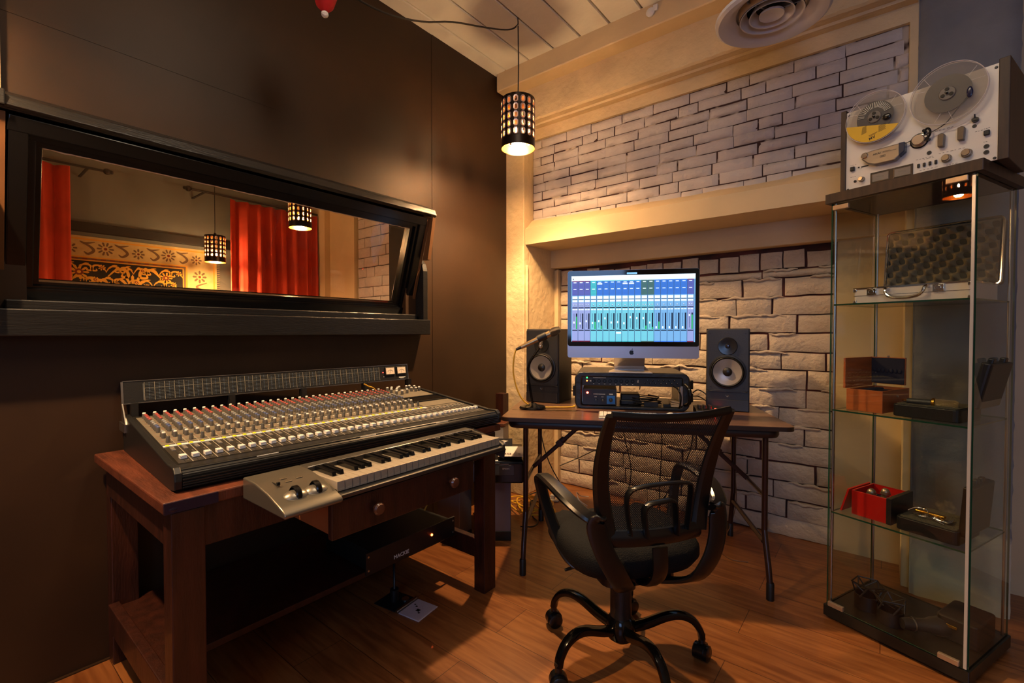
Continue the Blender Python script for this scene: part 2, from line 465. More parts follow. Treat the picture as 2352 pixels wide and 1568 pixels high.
# concrete column, pitted faces
b = MB(); cx0, cx1, cy = .10, .405, 2.68; rows = []
for j in range(91):
    z = 2.93*j/90; row = []
    for i in range(15):
        t = i/14; X = cx0+(cx1-cx0)*t
        e = min(i, 14-i) == 0
        row.append(b.v(X+(nz(0, i, z, 20)*.006 if e else 0), cy+(.012 if e else 0)+nz(X, 1, z, 9)*.006+nz(X, 4, z, 30)*.003, z))
    rows.append(row)
for j in range(90):
    for i in range(14): b.f([rows[j][i], rows[j][i+1], rows[j+1][i+1], rows[j+1][i]])
b.box(cx0-.004, cx1, cy+.012, 3.04, 0, 2.93)
struct(b.build('trim_7', concm, ang=60))
b = MB(); b.box(.068, .099, 2.69, 2.99, 1.94, 2.93); b.box(.068, .098, 2.74, 2.985, 0, 1.762)
struct(b.build('trim_8', cream, smooth=False, bevel=.003))

# the unseen rest of the room
b = MB(); b.box(2.6, 2.75, -2.8, 3.1, 0, 3.0); struct(b.build('wall_right', cream, smooth=False))
b = MB(); b.box(-6.2, .3, -2.85, -2.7, 0, 3.0); b.box(1.7, 2.7, -2.85, -2.7, 0, 3.0); b.box(.3, 1.7, -2.85, -2.7, 0, 1.0); b.box(.3, 1.7, -2.85, -2.7, 2.4, 3.0)
struct(b.build('wall_front', cream, smooth=False))
w2 = sempty('added_window', (1.0, -2.75, 1.7))  # window added out of view to account for the cool fill light
b = MB()
for x in (.3, .97, 1.64): b.box(x, x+.06, -2.8, -2.74, 1.0, 2.4)
for z in (1.0, 2.34): b.box(.3, 1.7, -2.8, -2.74, z, z+.06)
b.build('frame', whitepl, w2, world=True, smooth=False)

for p_, e_ in FILL:  # housings added over the ceiling fill lights, out of view
    t = thing('fill_light_housing', 'added housing above an out-of-view fill light', 'ceiling light', p_, 0, 'added fill light housings')
    MB().box(-.58,.58,-.13,.13,.02,.05).build('housing', whitepl, t, smooth=False, bevel=.004)
# ------------------------------------------------------------------ live room seen through the window
boothw = mat('booth_grey_wall', S(112,112,104), .6, var=.1, vs=3)
b = MB(); b.box(-6.15, -5.95, -2.7, 3.3, 0, 3.0)
struct(b.build('wall_booth_far', boothw, smooth=False))
b = MB(); b.box(-5.95, -5.9, -2.7, 3.2, 2.1, 2.19); struct(b.build('trim_9', mat('dark_rail', S(26,22,18), .5), smooth=False, bevel=.004))
b = MB(); b.box(-6.1, -2.28, 3.235, 3.4, 0, 3.0); wbb = struct(b.build('wall_booth_back', mortar_up, smooth=False))
b, _, _, _ = brickwork('booth_brickwork', wbb, -4.90, -2.3, 1.1, 2.9, 3.2, .30, .115, .008, .002, None, 21, rough=.003)
b.build('brickwork', brickm, wbb, ang=60)
b = MB(); b.box(-6.0, -4.92, 3.17, 3.24, 0, 3.0); b.box(-5.9, -5.45, 3.10, 3.17, 0, 3.0)
b.build('plaster', cream, wbb, smooth=False)
cur = mat('red_velvet_curtain', S(196,58,24), .8, var=.25, vs=5)
def curtain(name, x, y0, y1, z0, z1, folds, amp, ph, label, along_x=False):
    b = MB(); n = 110; m = 26; rows = []
    for j in range(m+1):
        z = z0+(z1-z0)*j/m; row = []
        for i in range(n+1):
            t = i/n
            a = amp*(.75+.4*noise.noise(Vector((t*5, z*.8, ph))))
            X_, Y_ = x+a*math.sin(2*PI*folds*t+ph+.5*math.sin(z*1.3+t*6))+a*.4*math.sin(2*PI*folds*2.3*t+ph*2)*(1-.5*j/m), y0+(y1-y0)*t
            row.append(b.v(Y_, X_, z) if along_x else b.v(X_, Y_, z))
        rows.append(row)
    for j in range(m):
        for i in range(n): b.f([rows[j][i], rows[j][i+1], rows[j+1][i+1], rows[j+1][i]])
    o = b.build(name, cur); s = o.modifiers.new('solid', 'SOLIDIFY'); s.thickness = .006
    return tag(o, label, 'curtain')
curtain('curtain', -5.62, 2.08, 3.08, .05, 2.60, 7, .045, 1.0, 'wide red velvet curtain behind the window, hanging right of the rug')
curtain('curtain', -5.62, .10, .80, .05, 2.60, 5, .045, 2.2, 'red velvet curtain behind the window, hanging left of the rug')
curtain('curtain', 3.10, -4.17, -3.5, .05, 2.6, 5, .03, .4, 'narrow red curtain beside white bricks, seen behind the right end of the window', True)
def rod(y0, y1, fin, label):
    r = thing('curtain_rod', label, 'curtain rod', (-5.62, (y0+y1)/2, 2.63))
    MB().cyl((-5.62, y0, 2.63), .012, y1-y0, 'y', 10).build('pole', darkgrey, r, world=True)
    b = MB(); b.sphere((-5.62, fin, 2.63), .03, 10, 6); b.sphere((-5.62, fin+(.03 if fin > y0+.1 else -.03), 2.63), .018, 8, 5); b.build('finial', darkgrey, r, world=True)
    for yy in (y0+.12, y1-.12): MB().box(-5.95, -5.61, yy-.01, yy+.01, 2.612, 2.622).build('bracket', darkgrey, r, world=True)
rod(1.72, 3.1, 1.70, 'black curtain rod holding the wide red curtain, finial at its left end')
rod(.06, 1.04, 1.06, 'black curtain rod holding the left red curtain, finial at its right end')

# persian rug hung on the far wall: flat pattern in relief of a millimetre
rc = [mat('rug_cream', S(206,180,120), .95, var=.15, vs=20), mat('rug_black', S(26,24,22), .95), mat('rug_gold', S(216,158,52), .95), mat('rug_brown', S(112,88,60), .95), mat('rug_red', S(120,50,26), .95)]
rug = thing('rug', 'black and gold floral rug with cream border hung on the far wall behind the window', 'rug', (-5.93, 1.35, .75))
b = MB(); Y0, Y1, Z0, Z1 = .35, 2.06, .72, 2.06; rd = random.Random(5)
X0 = -5.925
b.box(-5.945, X0, Y0, Y1, Z0, Z1, 0)
def rq(y0, y1, z0, z1, k, mi):
    x = X0+.0008*k; b.f([b.v(x,y0,z0), b.v(x,y1,z0), b.v(x,y1,z1), b.v(x,y0,z1)], mi)
def poly(pts, k, mi):
    x = X0+.0008*k; b.f([b.v(x, p[0], p[1]) for p in pts], mi)
def flower(cy, cz, r, n, k, c1, c2, c3):
    for i in range(n):
        a = 2*PI*i/n; da = PI/n*.8
        poly([(cy+r*.3*math.cos(a-da), cz+r*.3*math.sin(a-da)), (cy+r*.85*math.cos(a-da*.6), cz+r*.85*math.sin(a-da*.6)), (cy+r*math.cos(a), cz+r*math.sin(a)), (cy+r*.85*math.cos(a+da*.6), cz+r*.85*math.sin(a+da*.6)), (cy+r*.3*math.cos(a+da), cz+r*.3*math.sin(a+da))], k, c1)
    poly([(cy+r*.42*math.cos(2*PI*i/10), cz+r*.42*math.sin(2*PI*i/10)) for i in range(10)], k+1, c2)
    poly([(cy+r*.2*math.cos(2*PI*i/8), cz+r*.2*math.sin(2*PI*i/8)) for i in range(8)], k+2, c3)
def scroll(pts, w, k, mi):
    P = [Vector(p) for p in pts]; Q = []
    for i in range(len(P)-1):
        a = P[i-1] if i else P[i]*2-P[i+1]; b_, c = P[i], P[i+1]; d = P[i+2] if i+2 < len(P) else c*2-b_
        for q in range(6):
            t = q/6; Q.append(.5*((2*b_)+(c-a)*t+(2*a-5*b_+4*c-d)*t*t+(3*b_-a-3*c+d)*t**3))
    Q.append(P[-1]); x = X0+.0008*k; prev = None
    for i, p in enumerate(Q):
        t = (Q[min(i+1,len(Q)-1)]-Q[max(i-1,0)]).normalized(); n = Vector((-t.y, t.x))*w*(.35+.65*math.sin(PI*i/(len(Q)-1)))
        cur_ = (b.v(x, p.x+n.x, p.y+n.y), b.v(x, p.x-n.x, p.y-n.y))
        if prev: b.f([prev[0], cur_[0], cur_[1], prev[1]], mi)
        prev = cur_
rq(Y0+.02, Y1-.02, Z0, Z1-.02, 1, 2); rq(Y0+.035, Y1-.035, Z0, Z1-.035, 2, 0)
rq(Y0, Y1-.285, Z0, Z1-.190, 3, 2); rq(Y0, Y1-.30, Z0, Z1-.203, 4, 3); rq(Y0, Y1-.32, Z0, Z1-.222, 5, 2); rq(Y0, Y1-.33, Z0, Z1-.232, 6, 1)
for i in range(7):       # border flowers along the top
    cy = Y1-.2-i*.255; flower(cy, Z1-.112+(.008 if i % 2 else -.008), .068 if i % 2 else .055, 10 if i % 2 else 8, 4, 3, 0, 4)
    cy -= .127; scroll([(cy-.05, Z1-.06), (cy+.01, Z1-.09), (cy+.040, Z1-.13), (cy, Z1-.165), (cy-.03, Z1-.145)], .012, 4, 3)
    scroll([(cy+.05, Z1-.05), (cy-.02, Z1-.065), (cy-.06, Z1-.05)], .009, 5, 3)
for i in range(5):       # and down the right border
    cz = Z1-.30-i*.27; flower(Y1-.17, cz, .07, 8, 4, 3, 0, 4); scroll([(Y1-.10, cz-.06), (Y1-.2, cz-.11), (Y1-.13, cz-.16), (Y1-.22, cz-.19)], .011, 4, 3)
for i in range(24):
    cy = Y1-.37-i*.068; rq(cy-.018, cy+.018, Z1-.218, Z1-.206, 6, 4)
fy1, fz1 = Y1-.34, Z1-.24
flower(fy1-.42, fz1-.24, .15, 16, 8, 2, 1, 2); flower(fy1-.14, fz1-.10, .06, 9, 8, 2, 4, 2); flower(fy1-.82, fz1-.10, .075, 9, 8, 2, 4, 2)
flower(fy1-1.05, fz1-.30, .14, 14, 8, 2, 4, 2); flower(fy1-.62, fz1-.33, .10, 12, 8, 2, 1, 2); flower(fy1-.2, fz1-.40, .09, 12, 8, 2, 1, 2)
for (cy, cz, s, fl) in ((.08,.25,1,1),(.28,.07,1.1,-1),(.52,.08,.9,1),(.66,.2,1,-1),(.95,.12,1,1),(.33,.30,.8,1),(.8,.34,1,-1),(1.12,.1,.9,-1),(.05,.42,.8,-1),(.5,.45,1,1)):
    y, z = fy1-cy, fz1-cz
    scroll([(y-.10*s*fl, z-.05*s), (y-.02*fl, z+.03*s), (y+.06*s*fl, z+.02*s), (y+.07*s*fl, z-.04*s), (y+.02*s*fl, z-.04*s), (y+.025*s*fl, z-.01)], .013, 8, 2)
    for q in (-.05, .0, .05): scroll([(y+q*s, z+.01), (y+q*s+.03*fl, z+.045*s), (y+q*s+.055*fl, z+.03*s)], .009, 9, 2)
for q in range(34):
    y = fy1-.045-(q % 12)*.105-(.05 if (q//12) % 2 else 0); z = fz1-.05-(q//12)*.12; fl = 1 if q % 2 else -1; s = .62
    scroll([(y-.09*s*fl, z-.06*s), (y-.03*fl*s, z+.03*s), (y+.06*s*fl, z+.03*s), (y+.08*s*fl, z-.04*s), (y+.03*s*fl, z-.045*s), (y+.035*s*fl, z-.01)], .0085, 7, 2)
    if q % 3 == 0: flower(y+.02, z+.005, .030, 7, 10, 2, 4, 2)
    else: scroll([(y-.05*s, z), (y, z+.05*s), (y+.05*s, z+.06*s)], .007, 10, 2)
b.build('pile', rc, rug, world=True, smooth=False)
b = MB()
for i in range(60): b.tube([(-5.93, Y1+.0, Z1-.02-i*.021), (-5.925, Y1+.03, Z1-.022-i*.021)], .003, n=4, smooth=1)
b.build('fringe', rc[0], rug, world=True)

# ------------------------------------------------------------------ control room window, leaning out of the wall
w1 = sempty('window_1', (-2.13, .95, 1.25))
pb = Vector((-2.165, 0, 1.25)); pt = Vector((-1.996, 0, 1.785))
up = (pt-pb).normalized(); Lh = (pt-pb).length; nrm = Vector((up.z, 0, -up.x))       # towards the room
def FT(): return Matrix(((0, nrm.x, up.x, pb.x), (1, 0, 0, 0), (0, nrm.z, up.z, pb.z), (0,0,0,1)))   # local (y, out, v)
def framering(b, ya, yb, va, vb, w, o0, o1, mi=None):
    for (p, q, r_, s_) in ((ya, yb, vb-w, vb), (ya, yb, va, va+w), (ya, ya+w, va+w, vb-w), (yb-w, yb, va+w, vb-w)): b.box(p, q, o0, o1, r_, s_, mi)
y0, y1 = .158, 1.748
b = MB().at(FT()); framering(b, y0, y1, 0, Lh, .042, -.09, 0); b.build('frame', blackgloss, w1, world=True, smooth=False, bevel=.003)
b = MB().at(FT()); framering(b, y0+.042, y1-.042, .03, Lh-.042, .018, -.08, -.012); framering(b, y0+.05, y1-.06, .035, Lh-.052, .024, -.075, -.026); b.build('glazing_bead', blackgloss, w1, world=True, smooth=False, bevel=.002)
b = MB().at(FT()); b.box(y0+.05, y1-.055, -.048, -.042, .045, Lh-.055); b.build('glass', glassmat('window_glass', (.97,.97,.94,1)), w1, world=True, smooth=False)
b = MB().at(FT())
pts = [(y0+.076+1.46*i/90, -.03, Lh-.078+.0035*noise.noise(Vector((i*.5, 0, 0)))) for i in range(91)]
b.tube(pts, .0022, n=5, smooth=1); b.build('caulk', mat('pale_caulk', S(220,190,150), .6), w1, world=True)
b = MB(); b.box(Wx, -2.045, -.35, 1.812, 1.137, 1.222); b.box(-2.28, -2.10, .15, 1.76, 1.222, 1.252)
b.build('sill', blackpaint, w1, world=True, smooth=False, bevel=.004)
b = MB(); b.prism([(Wx,1.885),(Wx+.035,1.882),(-1.99,1.838),(-1.975,1.805),(-1.99,1.795),(Wx,1.80)], 0, 1, mi=0, ax='y')
for v in b.bm.verts: v.co.y = .10 if v.co.y < .5 else 1.80
b.box(-2.06, -1.97, -.35, .15, 1.80, 1.845)
b.build('header', blackpaint, w1, world=True, smooth=False, bevel=.003)
b = MB(); b.prism([(-2.28,1.225),(-2.165,1.225),(-1.998,1.79),(-2.28,1.79)], 1.750, 1.768, ax='y'); b.prism([(-2.28,1.225),(-2.165,1.225),(-1.998,1.79),(-2.28,1.79)], .13, .152, ax='y')
b.prism([(-2.0,1.79),(-1.975,1.79),(-2.02,1.56),(-2.065,1.56)], 1.769, 1.79, ax='y')
b.build('jamb', mat('brown_jamb', S(96,62,34), .45, var=.3, vs=6), w1, world=True, smooth=False)
b = MB(); b.prism([(Wx,1.222),(-2.062,1.222),(-2.062,1.50),(-2.075,1.54),(-2.10,1.565),(Wx,1.57)], 1.772, 1.806, ax='y')
b.box(Wx, -2.03, -.35, .128, 1.222, 1.575); b.box(-2.03, -2.012, .108, .13, 1.222, 1.572)
b.box(Wx, -2.05, -.35, .125, 1.575, 1.80)
b.build('bracket', blackpaint, w1, world=True, smooth=False, bevel=.003)
# ================================================================== pendants
shade_m = mat('dark_lamp_shade', S(36,24,18), .35, .6)
gold_in = mat('gold_shade_lining', S(230,150,50), .32, .9)
copper = mat('copper_rim', S(235,200,180), .3, .6)
bulbm = mat('bulb_glow', (1,.55,.20,1), .5, emit=BULB, ecol=(1,.60,.27,1))
PH, PR = .275, .0945
def make_pendant(loc, label):
    t = thing('pendant_lamp', label, 'lamp', loc, 0, 'perforated pendant lamps')
    b = MB(); bi = MB(); rimm = MB()
    nc = 15; rows = 5; z0, z1 = .045, .262; ch = (z1-z0)/rows; npts = 8
    def P(bm, th, z, r): return bm.v(r*math.cos(th), r*math.sin(th), z)
    for c in range(nc):
        ta, tb = 2*PI*c/nc, 2*PI*(c+1)/nc
        for bm, r in ((b, PR), (bi, PR-.0016)):
            for (za, zb) in ((0, z0), (z1, PH)):
                tm = (ta+tb)/2
                bm.f([P(bm,ta,za,r),P(bm,tm,za,r),P(bm,tb,za,r),P(bm,tb,zb,r),P(bm,tm,zb,r),P(bm,ta,zb,r)])
        for q in range(rows):
            za, zb = z0+q*ch, z0+(q+1)*ch; tc, zc = (ta+tb)/2, (za+zb)/2; hw, hh = (tb-ta)/2, ch/2
            oct_ = [(-.32,-.88),(.32,-.88),(.66,-.45),(.66,.45),(.32,.88),(-.32,.88),(-.66,.45),(-.66,-.45)]
            out = [(0,-1),(1,-1),(1,-1),(1,1),(1,1),(0,1),(-1,1),(-1,-1)]
            # outer polygon points matched to the hole
            outer = [(-1,-1),(1,-1),(1,-.42),(1,.42),(1,1),(-1,1),(-1,.42),(-1,-.42)]
            for bm, r in ((b, PR), (bi, PR-.0016)):
                A = [P(bm, tc+hw*p[0], zc+hh*p[1], r) for p in oct_]; O = [P(bm, tc+hw*p[0], zc+hh*p[1], r) for p in outer]
                for k in range(8): bm.f([O[k], O[(k+1)%8], A[(k+1)%8], A[k]])
            # rims standing in the holes
            for (s0, s1) in ((1.0, .50),):
                A = [P(rimm, tc+hw*p[0]*s0, zc+hh*p[1]*s0, PR+.0022) for p in oct_]; I = [P(rimm, tc+hw*p[0]*s1, zc+hh*p[1]*.66, PR+.0008) for p in oct_]
                B2 = [P(rimm, tc+hw*p[0]*s0, zc+hh*p[1]*s0, PR-.003) for p in oct_]
                for k in range(8): rimm.f([A[k], A[(k+1)%8], I[(k+1)%8], I[k]]); rimm.f([A[k], B2[k], B2[(k+1)%8], A[(k+1)%8]])
    b.lathe([(PR, PH), (.012, PH+.004)], n=20); b.lathe([(PR+.001,-.002),(PR+.001,.004)], n=40)
    sh = b.build('lamp_shade', shade_m, t)
    bi.build('lining', gold_in, sh)
    rimm.build('hole_rims', copper, sh, smooth=False)
    b = MB(); b.cyl((0,0,PH), .012, .03, n=12); b.cyl((0,0,.12), .019, .155, n=14); b.build('socket', blackpl, t)
    b = MB(); b.lathe([(.0,-.002),(.016,.0),(.028,.012),(.033,.032),(.030,.055),(.020,.080),(.014,.105),(.014,.122)], n=14); b.build('bulb', bulbm, t)
    b = MB(); b.tube([(0,0,PH+.03), (.002,.001,PH+.2), (-.001,0,(2.993 if loc[0] < -2.3 else 2.925)-loc[2])], .0035, n=6, smooth=3); b.build('cord', blackpl, t)
    l = bpy.data.lights.new('bulb_light', 'SPOT'); l.energy = 135; l.color = (1,.62,.30); l.spot_size = R(122); l.spot_blend = .6; l.shadow_soft_size = .022
    lo = bpy.data.objects.new('bulb_light', l); COL.objects.link(lo); lo.parent = t; lo.location = (0,0,-.026)
    return t
pend = make_pendant((-1.64, 2.11, 2.19), 'perforated dark pendant lamp hanging in the corner above the folding table')
pend2 = dup(pend, (-1.64, -.12, 2.19), 15, 'perforated pendant lamp out of frame over the left wall')
pend3 = make_pendant((-4.08, 2.09, 2.077), 'perforated pendant lamp seen through the window in front of the red curtain')
pend4 = make_pendant((-5.50, 1.90, 1.885), 'perforated pendant lamp seen through the window in front of the floral rug')
pend6 = make_pendant((-4.08, .0, 2.077), 'perforated pendant lamp over the left of the live room')
# swagged cable with hook
t = thing('lamp_cable', 'black cable swagged below the ceiling boards to the corner pendant', 'cable', (-1.64, 2.11, 2.90))
b = MB(); b.tube([(-1.64,2.11,2.885),(-1.66,2.08,2.855),(-1.655,1.98,2.80),(-1.65,1.83,2.735),(-1.64,1.60,2.64),(-1.64,1.4,2.54),(-1.64,1.2,2.475),(-1.64,1.0,2.46),(-1.64,.8,2.47),(-1.64,.5,2.54),(-1.64,.2,2.68),(-1.64,-.12,2.89)], .0042, n=7)
b.build('cable', blackpl, t, world=True)
b = MB(); b.tube([(-1.64,2.11,2.93),(-1.64,2.11,2.90),(-1.65,2.105,2.882),(-1.64,2.10,2.872),(-1.63,2.105,2.882)], .002, n=6); b.build('hook', steel, t, world=True)
t = thing('felt_hat', 'red felt hat with white fur trim hanging at the top edge of the photo', 'hat', (-1.62, .93, 2.30))
b = MB(); b.lathe([(.010,.024),(.030,.045),(.052,.11),(.06,.18)], n=16); b.build('felt', mat('red_felt', S(190,14,16), .9, var=.4, vs=20), t)
b = MB(); b.sphere((-.002,0,.018), .013, 10, 7); b.build('fur_trim', mat('white_fur', S(225,215,205), .95, bump=1, bs=120), t)

# ceiling diffuser
duct = mat('white_painted_steel', S(196,196,204), .32, .1)
t = thing('air_diffuser', 'round white ceiling air diffuser with concentric rings', 'air vent', (-.365, 2.10, 2.40))
b = MB(); b.lathe([(.115,.0),(.118,.03),(.118,.53)], n=40); b.build('neck', mat('ribbed_duct', S(200,180,150), .5, .2), t)
b = MB(); b.lathe([(.128,.022),(.150,.005),(.170,-.008),(.192,-.012),(.203,-.004),(.205,.006),(.196,.012),(.172,.016),(.13,.045),(.115,.05)], n=56); b.build('outer_ring', duct, t)
for k, (r0, r1, z) in enumerate(((.088,.110,.0),(.055,.077,.003),(.0,.044,.004))):
    b = MB()
    if r0: b.lathe([(r0,z+.03),(r1,z-.003),(r1+.004,z-.004),(r1+.002,z+.002),(r0+.006,z+.036)], n=44)
    else: b.lathe([(.001,z+.004),(.030,z+.002),(r1,z-.004),(r1,z+.004),(.02,z+.02),(.001,z+.02)], n=36)
    b.build('ring', duct, t)
b = MB()
for a in (30, 150, 270): b.box(-.003, .003, 0, .128, .014, .03); b.bm.verts.ensure_lookup_table(); vs = b.bm.verts[-8:]; [setattr(v, 'co', Matrix.Rotation(R(a), 3, 'Z') @ v.co) for v in vs]
b.build('spokes', mat('blue_grey_metal', S(120,130,150), .3, .5), t, smooth=False)
MB().cyl((0,0,.06), .117, .004, n=30).build('inner_baffle', mat('duct_inside', S(10,9,9), .9), t)
# small round fitting on the crown
t = thing('ceiling_sensor', 'small white round fitting on the white beam under the ceiling boards', 'sensor', (-1.01, 2.47, 2.875))
b = MB(); b.lathe([(.022,0),(.024,-.012),(.012,-.022),(.0,-.024)], ax='y', n=20); b.build('cap', whitepl, t)
b = MB(); b.box(.015, .04, -.012, 0, -.002, .030); b.build('clip', whitepl, t, bevel=.002)

# ================================================================== wooden desk
wt = thing('wooden_desk', 'old dark red wooden desk with worn top under the mixing console', 'desk', (-1.73, .985, 0))
b = MB(); nx = 40; ya, yb, xa, xb = .35, 1.625, -2.105, -1.362
b.box(xa, xb, ya, yb, .705, .735); b.build('tabletop', woodtop, wt, world=True, smooth=False, bevel=.004)
b = MB(); b.box(-1.366, -1.358, .352, .47, .706, .733); b.sphere((-1.361,.37,.715), .009, 8, 5, sc=(.5,1.4,1)); b.sphere((-1.361,.40,.725), .007, 8, 5, sc=(.5,1.8,1)); b.build('tape_patch', mat('dark_glossy_tape', S(36,28,44), .15), wt, world=True)
for (lx, ly) in ((-1.36,.365),(-1.36,1.51),(-2.07,.385),(-2.07,1.51)):
    b = MB(); b.box(lx-.062, lx, ly, ly+.075, 0, .705); b.build('leg', woodred, wt, world=True, smooth=False, bevel=.003)
for (p, q) in ((.44,.655),(1.22,1.51)): MB().box(-1.385, -1.366, p, q, .60, .705).build('apron', woodred, wt, world=True, smooth=False)
for q in ((-2.07, -1.42, .375, .395),(-2.07, -1.42, 1.555, 1.575),(-2.11, -2.09, .46, 1.51)): MB().box(*q, .60, .705).build('apron', woodred, wt, world=True, smooth=False)
for yy in (.372, 1.53): b = MB(); b.box(-2.06, -1.40, yy, yy+.03, .135, .222); b.build('stretcher', woodred, wt, world=True, smooth=False, bevel=.003)
b = MB(); b.box(-2.10, -1.60, .402, 1.53, .178, .20); b.build('shelf', woodred, wt, world=True, smooth=False, bevel=.002)
dr = MB(); dr.box(-1.165, -1.145, .665, 1.215, .592, .695); dr = dr.build('drawer', woodred, wt, world=True, smooth=False, bevel=.003)
b = MB(); b.box(-1.75, -1.165, .675, .690, .60, .698); b.box(-1.75, -1.165, 1.19, 1.205, .60, .698); b.box(-1.75, -1.165, .69, 1.19, .60, .607); b.box(-1.75, -1.74, .69, 1.19, .607, .695)
b.build('drawer_box', mat('bare_orange_wood', S(150,84,40), .5, var=.4, vs=5), dr, world=True)
for yy in (.80, 1.10):
    b = MB(); b.lathe([(.006,0),(.007,.010),(.016,.014),(.018,.022),(.014,.028),(.0,.030)], (-1.145, yy, .645), 'x', 16); b.build('knob', mat('drawer_knob_wood', S(90,52,34), .3, coat=.3), dr, world=True)

# rack units on the lower shelf
t = thing('power_supply', 'black rack power supply with orange light on the desk shelf', 'power supply', (-1.8, 1.27, .20))
b = MB(); b.box(-1.90, -1.57, 1.075, 1.50, .205, .288); b.build('case', mat('black_rack_case', S(24,24,22), .45, var=.3), t, world=True, smooth=False, bevel=.002)
b = MB(); b.box(-1.57, -1.562, 1.05, 1.527, .203, .291); b.build('front_panel', blackpl, t, world=True, smooth=False, bevel=.0015)
MB().lathe([(.005,0),(.005,.003),(0,.005)], (-1.562, 1.385, .252), 'x', 12).build('power_light', mat('orange_led', (1,.10,.02,1), .4, emit=25), t, world=True)
text('maker_name', 'MACKIE', .022, ledw, t, (.2385, -.09, .020), (PI/2, 0, PI/2), bold=True)
b = MB()
for yy in (1.06, 1.515): b.cyl((-1.562, yy, .22), .004, .002, 'x', 8); b.cyl((-1.562, yy, .274), .004, .002, 'x', 8)
b.build('screws', steel, t, world=True)
tag(MB().tube([(-1.72,1.48,.295),(-1.70,1.53,.40),(-1.71,1.55,.45),(-1.76,1.52,.47)], .004, n=7).build('yellow_lead', mat('yellow_rubber', S(214,164,40), .45), None), 'short yellow cable rising behind the power supply under the desk', 'cable')

# floor outlet
t = thing('floor_outlet', 'open floor outlet with white metal lid under the desk', 'floor outlet', (-1.5, 1.26, 0))
b = MB(); b.box(-.05, .06, -.07, .05, 0, .005); b.build('lid', mat('lilac_plate', S(214,206,216), .3, .2, var=.1), t, bevel=.003)
b = MB(); b.box(.0,.016,-.022,-.008,.005,.0062); b.box(.018,.026,-.03,-.024,.005,.0062); b.box(-.02,-.012,.0,.006,.005,.0062); b.box(-.034,-.028,.008,.013,.005,.0062); b.build('lid_holes', blackpl, t, smooth=False)
b = MB(); b.box(-.066, -.052, -.07, .05, 0, .012); b.build('hinge', steel, t, bevel=.002)
b = MB(); b.box(-.19, -.068, -.07, .05, 0, .004); b.build('recess', mat('dark_outlet_box', S(24,24,28), .5, .3), t, bevel=.002)
b = MB(); b.cyl((-.13,-.01,.004), .018, .05); b.tube([(-.13,-.01,.05),(-.14,0,.09),(-.17,.03,.14),(-.2,.08,.172)], .005, n=7); b.cyl((-.095,.02,.004), .016, .004, mi=1); b.build('plug', [blackpl, steel], t)
for o in list(t.children): pass
t.rotation_euler = (0,0,R(8))

# ================================================================== mixing console
mx_ = thing('mixing_console', 'large grey mixing console with rows of knobs and white faders', 'mixing console', (-1.42, .39, .735), 87)
WM, DM = 1.23, .646
def pz(y): return .056+(y-.07)*(.118-.056)/(DM-.07)
panel_m = mat('console_panel', S(120,112,98), .45, .2, var=.12, vs=30)
b = MB(); prof = [(.03,0),(.006,.006),(0,.02),(.004,.045),(.02,.058),(.07,.056),(DM,.118),(DM,.0)]
b.prism(prof, .018, WM-.018, ax='x'); b.build('body', mat('console_body', S(28,27,25), .38, .3), mx_, smooth=False, bevel=.002)
for x0 in (0, WM-.018):
    b = MB(); b.prism([(.035,0),(.0,.008),(-.003,.03),(.002,.05),(.016,.064),(.07,.0635),(DM+.012,.127),(DM+.02,.10),(DM+.02,.0)], x0, x0+.018, ax='x'); b.build('side_cheek', blackpl, mx_, smooth=False, bevel=.003, bseg=3)
b = MB()
for k in range(7):
    a = k/6; y = .0025-.006*math.sin(PI*a)+.014*a*a; z = .012+.042*a
    b.tube([(.018, y-.001, z), (WM-.018, y-.001, z)], .0021, n=6, smooth=1)
b.build('bumper_ribs', blackpl2, mx_)
for k in range(3): MB().tube([(.20+.33*k, .004, .057), (.26+.33*k, .004, .057)], .0012, n=5, smooth=1).build('bumper_mark', ledw, mx_)
# sloped control surface pieces (all follow pz)
def slab(b, x0, x1, y0, y1, h, mi=None, lift=0):
    V = []
    for (x, y) in ((x0,y0),(x1,y0),(x1,y1),(x0,y1)): V.append((x, y, pz(y)+lift)); 
    A = [b.v(*p) for p in V]; B = [b.v(p[0], p[1], p[2]+h) for p in V]
    b.f(A[::-1], mi); b.f(B, mi)
    for i in range(4): b.f([A[i], A[(i+1)%4], B[(i+1)%4], B[i]], mi)
CX = [.047+.0301*i for i in range(32)]
b = MB()
slab(b, .028, .998, .262, .62, .0015, 0); slab(b, 1.004, 1.205, .262, .34, .0015, 0); slab(b, 1.004, 1.205, .435, .62, .0015, 0); slab(b, .028, 1.205, .078, .236, .0012, 1)
for x in CX: slab(b, x+.0142, x+.0158, .078, .615, .0022, 2)
for x in [1.012+.0222*i for i in range(9)]: slab(b, x+.0105, x+.0116, .078, .236, .0022, 2)
for x in CX:
    slab(b, x-.0025, x+.0, .085, .19, .0015, 3)                         # fader slots
    for q in range(4): slab(b, x-.008, x+.002, .196+q*.0085, .200+q*.0085, .004, 4); 
    for q in range(9): slab(b, x+.006, x+.0105, .10+q*.010, .1012+q*.010, .0016, 2)
for x in [1.012+.0222*i for i in range(9)]:
    slab(b, x-.002, x, .085, .19, .0015, 3)
    for q in range(2): slab(b, x-.006, x+.004, .205+q*.012, .211+q*.012, .004, 2)
slab(b, .028, 1.0, .238, .254, .0022, 5); slab(b, 1.0, 1.205, .238, .254, .0018, 0)
b.build('control_surface', [panel_m, mat('fader_panel', S(48,44,39), .45, .2), mat('pale_lines', S(150,144,130), .5), mat('slot_black', S(6,6,6), .8), mat('mute_button', S(140,132,118), .5), mat('scribble_strip', S(186,192,196), .5)], mx_, smooth=False)
